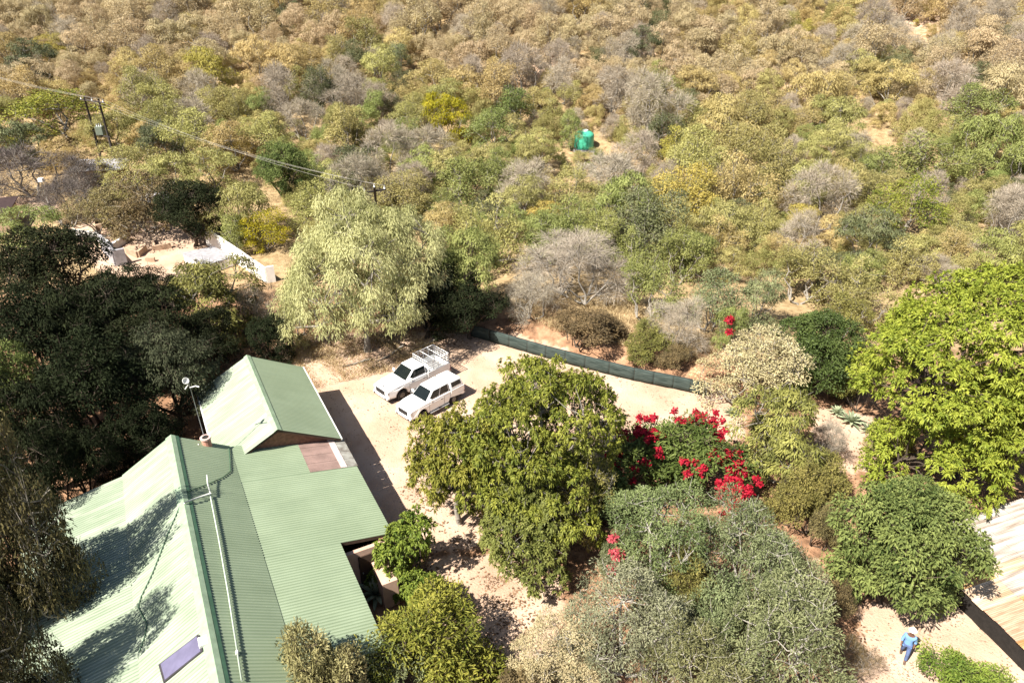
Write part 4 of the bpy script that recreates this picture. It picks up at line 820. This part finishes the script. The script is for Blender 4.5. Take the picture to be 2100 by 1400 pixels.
# bank behind the fence
for k, cx, cy, w, h, lb, m_ in [('bare', 1180, 535, 260, 6, 'large grey leafless tree on the bank behind the fence', None), ('bare2', 1095, 600, 120, 4, 'grey leafless bush at the dark end of the fence', None), ('bush', 1215, 665, 165, 2.6, 'olive brown bush on the orange bank above the fence', LM['brown']), ('bare2', 1395, 660, 130, 4, 'mauve grey leafless bush on the right part of the bank', LM['mauve']),
        ('hill0', 1330, 590, 150, 5, 'olive tree behind the bank, right of the large grey tree', LM['hillg']), ('bush', 1330, 690, 110, 2.4, 'green-brown bush low on the orange bank', LM['oliveY']), ('hill1', 1470, 610, 150, 5, 'grey-olive tree above the straw-coloured tree', LM['olive']), ('bush', 1385, 725, 80, 2.0, 'small brown bush at the foot of the bank', LM['brown']),
        ('hill4', 1560, 600, 120, 5, 'pale grey-green tree behind the small dark green tree', LM['olive']), ('hill3', 1770, 590, 170, 5, 'olive tree filling the gap just left of the lime-green treetop', LM['hill']), ('hill1', 1730, 640, 120, 3.6, 'dull olive bush between the small dark green tree and the lime-green tree', LM['oliveY']), ('hill0', 1655, 560, 180, 5, 'ochre olive tree above the small dark green tree', LM['hill'])]:
    tree_px(k, cx, cy, w, h, lb, mt=m_, group='bushes on the bank behind the fence')
# upper left around the yard
for k, cx, cy, w, h, lb, m_ in [('hbare0', 60, 340, 190, 6, 'dark grey twiggy tree beside the lamp post at left', leaf_mat('twig_charcoal', (.08, .065, .06), (.22, .19, .17), .05, .01, .1, .9)), ('hbare1', 165, 365, 110, 5, 'charcoal twiggy tree below the power poles', leaf_mat('twig_charcoal', (.08, .065, .06), (.22, .19, .17), .05, .01, .1, .9)), ('hill1', 120, 225, 230, 6, 'yellow-green tree left of the power poles', LM['central']), ('hill3', 285, 405, 210, 6.5, 'brown olive tree behind the sandy yard', LM['brown']),
        ('dark', 385, 430, 160, 6.5, 'dark tree at the top end of the white wall', LM['dark']), ('dark', 575, 350, 120, 7, 'dark green tree crossed by the power lines', LM['mango']), ('hill2', 490, 425, 160, 6, 'ochre-green tree left of the willowy tree', LM['hill']), ('hill0', 545, 465, 110, 4, 'yellow-green bush behind the white wall', LM['yellow']), ('hill4', 60, 470, 180, 5, 'green tree below the pale clearing at far left', LM['hillg']), ('hill1', 270, 335, 150, 5, 'olive tree just right of the power poles', LM['hill']), ('hill2', 30, 290, 120, 6, 'grey-green tree at the left edge above the lamp post', LM['olive'])]:
    tree_px(k, cx, cy, w, h, lb, mt=m_, group='trees around the left yard')
for k, cx, cy, w, h, lb, m_ in [('hill1', 205, 430, 140, 5, 'grey-brown tree overhanging the back left of the sandy yard', LM['brown']), ('hbare2', 130, 410, 120, 5, 'charcoal twiggy tree between the pale clearing and the sandy yard', leaf_mat('twig_charcoal', (.08, .065, .06), (.22, .19, .17), .05, .01, .1, .9)), ('hill0', 165, 345, 100, 4.5, 'grey-brown bush in front of the pale-roofed shed', LM['brown']), ('hill3', 235, 395, 100, 4.5, 'olive bush right of the pale-roofed shed', LM['hill']), ('hill2', 345, 360, 140, 5, 'ochre olive tree behind the dark tree at the white wall', LM['hill']), ('hill4', 430, 345, 130, 5, 'olive tree crossed by the wires left of the dark green tree', LM['hill']), ('hill0', 470, 470, 90, 4, 'olive bush against the back of the white wall', LM['hillg'])]:
    tree_px(k, cx, cy, w, h, lb, mt=m_, group='trees around the left yard')
# marked trees on the hillside
for k, cx, cy, w, h, lb, m_ in [('hill2', 912, 235, 105, 6.5, 'acid yellow-green tree standing out on the hillside', LM['yellow']), ('hill0', 1060, 222, 105, 6, 'dark green tree right of the acid yellow-green one', LM['mango']), ('hbare0', 1245, 355, 150, 6, 'pale grey twiggy tree just below the green water tank', LM['drygrey']), ('hill3', 1352, 165, 110, 5.5, 'dark olive tree high in the middle of the hillside', LM['hillg']), ('hill0', 1860, 415, 170, 6, 'bright green tree on the right part of the hillside', LM['central']), ('hill3', 1900, 315, 230, 6, 'broad green tree above the bright green hillside tree', LM['hillg']),
        ('hill1', 2000, 215, 150, 6, 'dark green tree near the right edge of the hillside', LM['hillg']), ('hbare1', 1640, 475, 110, 5, 'brownish twiggy tree above the ochre olive tree', LM['mauve']), ('hill4', 1175, 262, 70, 5, 'green bush leaning over the water tank', LM['hillg']), ('hbare2', 2070, 440, 140, 6, 'brown twiggy tree at the right edge above the lime-green tree', LM['mauve']), ('hill0', 820, 120, 80, 5, 'blue-green tree left of centre high on the hillside', LM['olive']), ('hbare2', 620, 240, 100, 5, 'lilac grey twiggy tree above the dark green tree', LM['mauve'])]:
    tree_px(k, cx, cy, w, h, lb, mt=m_, group='marked trees on the hillside')
tree_px('hill1', 1192, 322, 62, 1.7, 'low olive bush hiding the foot of the water tank', cat='bush', name='bush', mt=LM['hill']); tree_px('hill0', 1222, 318, 50, 1.9, 'small grey-green bush at the right foot of the water tank', cat='bush', name='bush', mt=LM['hillg'])

# red bougainvillea: leafy crown with bract clusters
bg = tree_px('bush', 1385, 925, 300, 4.2, 'sprawling bougainvillea with bright red flowers beside the large yellow-green tree', cat='bush', name='bougainvillea', mt=leaf_mat('leaf_bougainvillea', (.035, .06, .012), (.16, .2, .05), .2, 0, .05), rz=0.)
inv = bg.matrix_basis.inverted() if False else None
bg_loc = np.array(bg.location); bg_sc = np.array(bg.scale)
def bracts(px, py, z, r, num, m_, parent, ploc, psc, seed):
    r *= .8; num = int(num * 1.3)
    q = at(px, py, z); rr = np.random.default_rng(seed); d = rand_dir(rr, num); P = q + d * (rr.uniform(size=(num, 1)) ** .5) * r * [1, 1, .8]; N = unit(d + [0, -.4, .9]); A = unit(rand_dir(rr, num) + [0, 0, .2])
    V, Fc, T = leaf_quads(P, A, N, rr.uniform(.10, .2, num), rr.uniform(.09, .14, num), .1, rr.uniform(size=num))
    return obj('flower_cluster', mesh_np('flower_cluster', (V - ploc) / psc, Fc, T), parent, m_)
rb_ = np.random.default_rng(9); fl = []
for line, z0, z1 in [([(1318, 852), (1345, 880), (1352, 925)], 3.5, 3.3), ([(1436, 845), (1470, 890), (1455, 945)], 3.5, 3.1), ([(1495, 955), (1522, 1010), (1490, 1070)], 2.8, 1.9), ([(1262, 872), (1275, 915), (1268, 955)], 3.1, 2.4), ([(1385, 850), (1425, 865), (1492, 862)], 3.6, 3.3), ([(1310, 930), (1300, 995)], 3.0, 2.2), ([(1465, 1005), (1510, 985), (1556, 995)], 2.5, 2.6), ([(1405, 940), (1425, 975)], 3.2, 2.8), ([(1470, 880), (1490, 930), (1515, 975)], 3.3, 2.7), ([(1495, 985), (1500, 1030)], 2.6, 2.2), ([(1335, 880), (1300, 905)], 3.5, 3.2)]:
    L_ = np.array(line, float); sl = np.r_[0, np.cumsum(np.hypot(*np.diff(L_, axis=0).T))]
    for t_ in np.arange(4, sl[-1], 8):
        f_ = t_ / sl[-1]; fl.append((np.interp(t_, sl, L_[:, 0]) + rb_.normal(0, 12), np.interp(t_, sl, L_[:, 1]) + rb_.normal(0, 9), z0 + (z1 - z0) * f_ + .1, rb_.uniform(.16, .32), int(rb_.uniform(36, 90))))
for k, f_ in enumerate(fl): bracts(*f_, LM['red'], bg, bg_loc, bg_sc, 100 + k)
for k, f_ in enumerate([(1246, 876, 3.4, .28, 90), (1247, 896, 3.2, .22, 60), (1262, 868, 3.4, .15, 30)]): bracts(*f_, LM['white'], bg, bg_loc, bg_sc, 200 + k)['label'] = 'white flower cluster'
b2 = tree_px('bush', 1262, 1135, 70, 3.4, 'small pink-flowered climber in front of the grey-green trees', cat='bush', name='bougainvillea', mt=LM['olive'], rz=0.)
PINK = leaf_mat('bract_pink', (.32, .03, .05), (.55, .12, .13), .3, 0, .05)
for k, f_ in enumerate([(1258, 1105, 3.3, .28, 90), (1265, 1135, 3.1, .4, 150), (1258, 1165, 2.8, .3, 90)]): bracts(*f_, PINK, b2, np.array(b2.location), np.array(b2.scale), 300 + k)
b3 = tree_px('hill2', 1500, 668, 75, 3.6, 'bush with an upright crimson flower spray on the bank', cat='bush', name='bougainvillea', mt=LM['hillg'], rz=0.)
for k, f_ in enumerate([(1497, 655, 3.8, .42, 170), (1497, 680, 3.4, .36, 120), (1474, 618, 3.6, .2, 30)]): bracts(*f_, LM['red'], b3, np.array(b3.location), np.array(b3.scale), 310 + k)

# spiky agaves and aloes
def agave(px, py, r, label, m_):
    q = at_ground(px, py); a = Acc(); rr = np.random.default_rng(int(px)); t = thing('agave', label, 'plant', (q[0], q[1], float(gz(q[0], q[1]))))
    for k in range(34):
        az = k * 2.4; el = .25 + 1.15 * k / 34; d = np.array([math.cos(az) * math.cos(el), math.sin(az) * math.cos(el), math.sin(el)]); s = np.array([-math.sin(az), math.cos(az), 0]); ln = r * rr.uniform(.8, 1.1)
        pts = [d * ln * f_ + np.array([0, 0, -.25 * ln * f_ * f_ + .1]) for f_ in (.05, .4, .75, 1)]; wd = np.array([.07, .1, .07, .005]) * r
        V = [p_ + s * w_ * k2 + np.array([0, 0, .03 * abs(k2)]) for p_, w_ in zip(pts, wd) for k2 in (-1, 0, 1)]
        a.add(np.array(V), [(3 * i + j, 3 * i + j + 1, 3 * i + j + 4, 3 * i + j + 3) for i in range(3) for j in range(2)], rr.uniform())
    obj('leaf_rosette', a.mesh('leaf_rosette'), t, m_); bm = bmesh.new(); cyl(bm, .1 * r, -.05, .25 * r, 10, .07 * r); obj('stem', bm, t, BARK)
AG = leaf_mat('agave_grey_green', (.16, .20, .12), (.42, .46, .30), .1, .01, .1)
agave(772, 1222, 1.1, 'spiky grey-green agave in the shade beside the house', AG); agave(1745, 868, 1.0, 'pale spiky agave left of the lime-green tree', AG); agave(1783, 888, .8, 'smaller pale agave at the foot of the lime-green tree', AG); agave(1715, 850, .7, 'tiny pale agave below the small dark green tree', AG)
agave(1500, 852, .7, 'spiky plant at the foot of the straw-coloured tree', AG)

# ---------------------------------------------------------------- hillside bush
r_ = np.random.default_rng(77); cand = []
tries = 0
cell = {}
def near_ok(x, y, rad):
    for i in range(int(x // 6) - 1, int(x // 6) + 2):
        for j in range(int(y // 6) - 1, int(y // 6) + 2):
            for (a, b_, c) in cell.get((i, j), ()):
                if (a - x) ** 2 + (b_ - y) ** 2 < (.54 * (rad + c)) ** 2: return False
    return True
clear = [at_ground(*q)[:2] for q in ((1850, 60), (1858, 90), (1846, 40))]
while tries < 26000 and len(cand) < 1700:
    tries += 1; y = 55 + 112 * r_.uniform(); x = r_.uniform(-1, 1) * (y * .76 + 14); wd = r_.uniform(2.6, 7.4)
    px, py, dp = project(x, y, float(gz(x, y)) + 2)
    if py > (620 if px > 1600 else 560) or (px < 560 and py > 330) or (py > 470 and px < 1100): continue
    if any((x - a) ** 2 + (y - b_) ** 2 < (.8 * (c + wd / 2)) ** 2 for a, b_, c in SPOTS): continue
    if any(np.hypot(x - q[0], (y - q[1]) * .4) < 3.2 for q in clear): continue
    if np.hypot(x - qT[0], y - qT[1]) < wd / 2 + 2 or (abs(x - qT[0] * y / qT[1]) < 2.2 + wd / 2 and 0 < qT[1] - y < 16 and wd > 2.0): continue
    if any(abs(x - q[0] * y / q[1]) < 1.6 + wd / 2 and -1.5 < q[1] - y < 17 for q in (bA, bB)): continue
    if not near_ok(x, y, wd / 2): continue
    cell.setdefault((int(x // 6), int(y // 6)), []).append((x, y, wd / 2)); cand.append((x, y, wd, px, py, dp))
def species(x, y, py):
    """broad drifts of colour: greener low down, ochre and mauve higher up"""
    f = .5 + .35 * math.sin(x * .05 + y * .083 + 1.1) * math.sin(x * .031 - y * .05 + .4) + r_.normal(0, .16) + (py - 230) / 480
    u = r_.uniform()
    if u < (.17 if py < 330 else .10): return 'mauve'
    if u < .22: return 'yellow' if r_.uniform() < .25 else 'dark'
    return 'tan' if f < .3 else 'ochre' if f < .58 else 'hill' if f < .95 else 'hillg'
WORDS = dict(mauve='greyish mauve leafless bush', yellow='golden yellow bush', dark='dark olive green bush', tan='pale tan dry bush', ochre='ochre brown bush', hill='dull olive bush', hillg='grey-green leafy bush')
MM = dict(mauve=LM['mauve'], yellow=leaf_mat('leaf_golden', (.30, .25, .05), (.52, .44, .12), .25, .015, .1), dark=leaf_mat('leaf_dark_olive', (.06, .07, .03), (.19, .19, .09), .15, .02, .2), tan=LM['tan'], ochre=LM['ochre'], hill=LM['hill'], hillg=LM['hillg'])
cand = [c + (species(c[0], c[1], c[4]),) for c in cand]
inview = [c for c in cand if -60 < c[3] < 2160 and -40 < c[4]]
inview.sort(key=lambda c: -c[2] / c[5]); big = inview[:300]; bigset = set(id(c) for c in big); rest = [c for c in cand if id(c) not in bigset]
LANDMARKS = [((1197, 290), 'the green water tank'), ((912, 235), 'the acid yellow-green tree'), ((1060, 222), 'the lone dark green tree'), ((215, 280), 'the transformer poles'), ((768, 388), 'the white-tipped pole head'), ((575, 350), 'the tree under the wires'), ((1850, 60), 'the bare track on the hill'), ((1860, 415), 'the bright green hillside tree'), ((1352, 165), 'the dark olive hilltop tree'), ((2000, 215), 'the dark right-edge tree'),
    ((1245, 355), 'the grey tree below the tank'), ((0, 0), 'the top left corner'), ((1050, 0), 'the middle of the top'), ((2100, 0), 'the top right corner'), ((525, 0), 'the left half of the top'), ((1575, 0), 'the right half of the top'), ((300, 130), 'the slope above the poles'), ((620, 240), 'the lilac twiggy tree'), ((1180, 535), 'the large grey bank tree'), ((1655, 560), 'the ochre olive tree'), ((1600, 330), 'the slope right of the tank'), ((2035, 520), 'the lime-green treetop')]
ORD = ['nearest', 'second nearest', 'third nearest', 'fourth nearest', 'fifth nearest', 'sixth nearest', 'seventh nearest', 'eighth nearest', 'ninth nearest', 'tenth nearest', 'eleventh nearest', 'twelfth nearest', 'thirteenth nearest', 'fourteenth nearest', 'fifteenth nearest'] + ['farthest'] * 40
byl = {}
for c in big:
    ds = [math.hypot(c[3] - q[0], (c[4] - q[1]) * 1.3) for q, _ in LANDMARKS]; k = int(np.argmin(ds)); byl.setdefault((k, c[6]), []).append((ds[k], c))
for (k, sp), lst in byl.items():
    for o_, (_, c) in enumerate(sorted(lst, key=lambda q: q[0])):
        x, y, wd, px, py, dp, sp = c
        kn = ('hbare%d' % r_.integers(3)) if sp == 'mauve' else 'hill%d' % r_.integers(5)
        lb = WORDS[sp] + (' nearest to ' if len(lst) == 1 else ', %s of its colour to ' % ORD[o_]) + LANDMARKS[k][1]
        place_tree(kn, (x, y, float(gz(x, y)) - .05), wd * 1.12, wd * r_.uniform(.85, 1.15), lb, name='bush', cat='bush', group='bushes of the hillside thicket', mt=MM[sp], rz=r_.uniform(0, 6.28))

# the rest of the hillside thicket as one mass per colour
for k in range(1100):            # low scrub between the bushes
    y = 52 + 112 * r_.uniform(); x = r_.uniform(-1, 1) * (y * .74 + 10); px, py, dp = project(x, y, float(gz(x, y)))
    if py > 540 or (px < 600 and py > 320) or (py > 470 and px < 1080): continue
    if np.hypot(x - qT[0], y - qT[1]) < 4 or any(np.hypot(x - q[0], (y - q[1]) * .4) < 2.6 for q in clear): continue
    rest.append((x, y, r_.uniform(1.0, 2.6), px, py, dp, species(x, y, py)))
mass = {}
for c in rest: mass.setdefault(c[6], []).append(c)
def thicket(sp, lst):
    """one object: points carrying copies of the bush crowns"""
    pre = 'hbare' if sp == 'mauve' else 'hill'; names = [k for k in KIND if k.startswith(pre) and k[-1].isdigit()]
    srcs = [next(o for o in bpy.data.objects if o.data is KIND[k][0]['crown']) for k in names]
    me_ = bpy.data.meshes.new('hillside_thicket'); me_.from_pydata([(c[0], c[1], float(gz(c[0], c[1])) - .15) for c in lst], [], [])
    sc_ = me_.attributes.new('bush_scale', 'FLOAT_VECTOR', 'POINT'); ro_ = me_.attributes.new('bush_turn', 'FLOAT_VECTOR', 'POINT'); ix_ = me_.attributes.new('bush_pick', 'INT', 'POINT')
    sc_, ro_, ix_ = (me_.attributes[q] for q in ('bush_scale', 'bush_turn', 'bush_pick'))
    for k, c in enumerate(lst):
        w_ = c[2] * 1.15 / 6; sc_.data[k].vector = (w_, w_, w_ * r_.uniform(.9, 1.25)); ro_.data[k].vector = (0, 0, r_.uniform(0, 6.28)); ix_.data[k].value = int(r_.integers(len(srcs)))
    o = obj('hillside_thicket', me_); ng = bpy.data.node_groups.new('thicket_' + sp, 'GeometryNodeTree'); N_ = ng.nodes; K = ng.links
    ng.interface.new_socket('Geometry', in_out='INPUT', socket_type='NodeSocketGeometry'); ng.interface.new_socket('Geometry', in_out='OUTPUT', socket_type='NodeSocketGeometry')
    gi, go = N_.new('NodeGroupInput'), N_.new('NodeGroupOutput'); jn = N_.new('GeometryNodeJoinGeometry')
    for s_ in srcs[::-1]:
        oi = N_.new('GeometryNodeObjectInfo'); oi.transform_space = 'ORIGINAL'; oi.inputs['Object'].default_value = s_; oi.inputs['As Instance'].default_value = True; K.new(oi.outputs['Geometry'], jn.inputs[0])
    sm = N_.new('GeometryNodeSetMaterial'); sm.inputs['Material'].default_value = MM[sp]; K.new(jn.outputs[0], sm.inputs[0])
    ip = N_.new('GeometryNodeInstanceOnPoints'); ip.inputs['Pick Instance'].default_value = True
    def na(nm, ty): q = N_.new('GeometryNodeInputNamedAttribute'); q.data_type = ty; q.inputs[0].default_value = nm; return q.outputs[0]
    K.new(gi.outputs[0], ip.inputs['Points']); K.new(sm.outputs[0], ip.inputs['Instance']); K.new(na('bush_pick', 'INT'), ip.inputs['Instance Index']); K.new(na('bush_turn', 'FLOAT_VECTOR'), ip.inputs['Rotation']); K.new(na('bush_scale', 'FLOAT_VECTOR'), ip.inputs['Scale'])
    K.new(ip.outputs[0], go.inputs[0]); md = o.modifiers.new('thicket', 'NODES'); md.node_group = ng
    me_.materials.append(MM[sp]); o['kind'] = 'stuff'; tag(o, 'distant low scrub of %ses filling the gaps over the hillside' % WORDS[sp], 'scrub')
for sp, lst in mass.items(): thicket(sp, lst)

# ---------------------------------------------------------------- dry grass, leaf litter and fallen branches
def scatter(name, label, cat, polys, num, ln, wd, m_, upright, seed, avoid_house=True):
    r = np.random.default_rng(seed); Ps = []
    for poly, frac in polys:
        pts = np.array([at_ground(*q)[:2] for q in poly]); lo = pts.min(0); hi = pts.max(0); k = int(num * frac); X = r.uniform(lo[0], hi[0], k * 4); Y = r.uniform(lo[1], hi[1], k * 4)
        nz = np.sin(X * .9 + seed) * np.sin(Y * 1.1 + 2) + .6 * np.sin(X * 2.3 + Y * 1.7)
        ok = (poly_soft(X, Y, pts, .01) > .5) & (nz + r.normal(0, .6, len(X)) > -.1)
        U = X * PU[0] + Y * PU[1]; Vv = X * PV[0] + Y * PV[1]; ok &= ~((U > -8) & (U < 6.5) & (Vv < 40.6))
        X, Y = X[ok][:k], Y[ok][:k]; Ps.append(np.stack([X, Y, gz(X, Y) + .02], 1))
    P = np.concatenate(Ps); k = len(P); d = rand_dir(r, k)
    if upright: A = unit(d * [.8, .8, .1] + [0, 0, .9]); N = unit(rand_dir(r, k) * [1, 1, .1])
    else: A = unit(d * [1, 1, .12]); N = unit([0, 0, 1.] + .35 * rand_dir(r, k))
    V, Fc, T = leaf_quads(P, A, N, ln * r.uniform(.5, 1.4, k), wd * r.uniform(.7, 1.3, k), .1, r.uniform(size=k))
    o = obj(name, mesh_np(name, V, Fc, T), None, m_); o['kind'] = 'stuff'; tag(o, label, cat)
GR = leaf_mat('grass_dry', (.30, .22, .11), (.62, .50, .30), .2, 0, .05); LT = leaf_mat('litter_brown', (.07, .04, .025), (.30, .18, .10), .05, 0, .05, .9)
scatter('dry_grass', 'short bleached grass along the edges of the sandy driveway', 'grass', [([(560, 690), (900, 680), (900, 740), (640, 800)], .12), ([(1040, 660), (1460, 760), (1500, 640), (1050, 600)], .2), ([(560, 560), (1500, 560), (2100, 400), (2100, 100), (0, 100), (0, 420), (500, 470)], .68)], 60000, .38, .035, GR, True, 1)
scatter('leaf_litter', 'brown leaf litter lying under the trees', 'litter', [([(850, 900), (1700, 850), (1780, 1000), (1780, 1400), (1000, 1400), (760, 1300)], .6), ([(0, 560), (560, 600), (600, 720), (400, 820), (260, 960), (0, 1000)], .2), ([(640, 690), (1000, 660), (1000, 710), (700, 760)], .1), ([(1690, 640), (2100, 900), (2000, 1060), (1720, 1000)], .1)], 15000, .16, .09, LT, False, 2)
for k, (a_, b_, c_) in enumerate([((830, 705), (800, 728), (770, 742)), ((905, 690), (860, 712), (838, 720)), ((760, 735), (730, 745), (700, 752))]):
    pp = [at_ground(*q, .12) for q in (a_, b_, c_)]; tag(tube_obj('fallen_branch', pp, [.09, .07, .04], None, BARK_G, 6), ('longest', 'middle', 'thinnest')[k] + ' of the dead branches lying beside the pickup under the willowy tree', 'branch', 'dead branches under the willowy tree')
scatter('sand_debris', 'small stones, twigs and stray leaves on the pale sand', 'debris', [([(600, 720), (1040, 705), (1480, 815), (1250, 900), (900, 1080), (700, 900)], .5), ([(1790, 1270), (2130, 1180), (2200, 1450), (1780, 1450)], .25), ([(900, 1180), (1100, 1180), (1120, 1330), (950, 1330)], .25)], 4200, .10, .06, leaf_mat('debris_brown', (.12, .075, .05), (.42, .30, .20), .0, 0, .05, .9), False, 4)
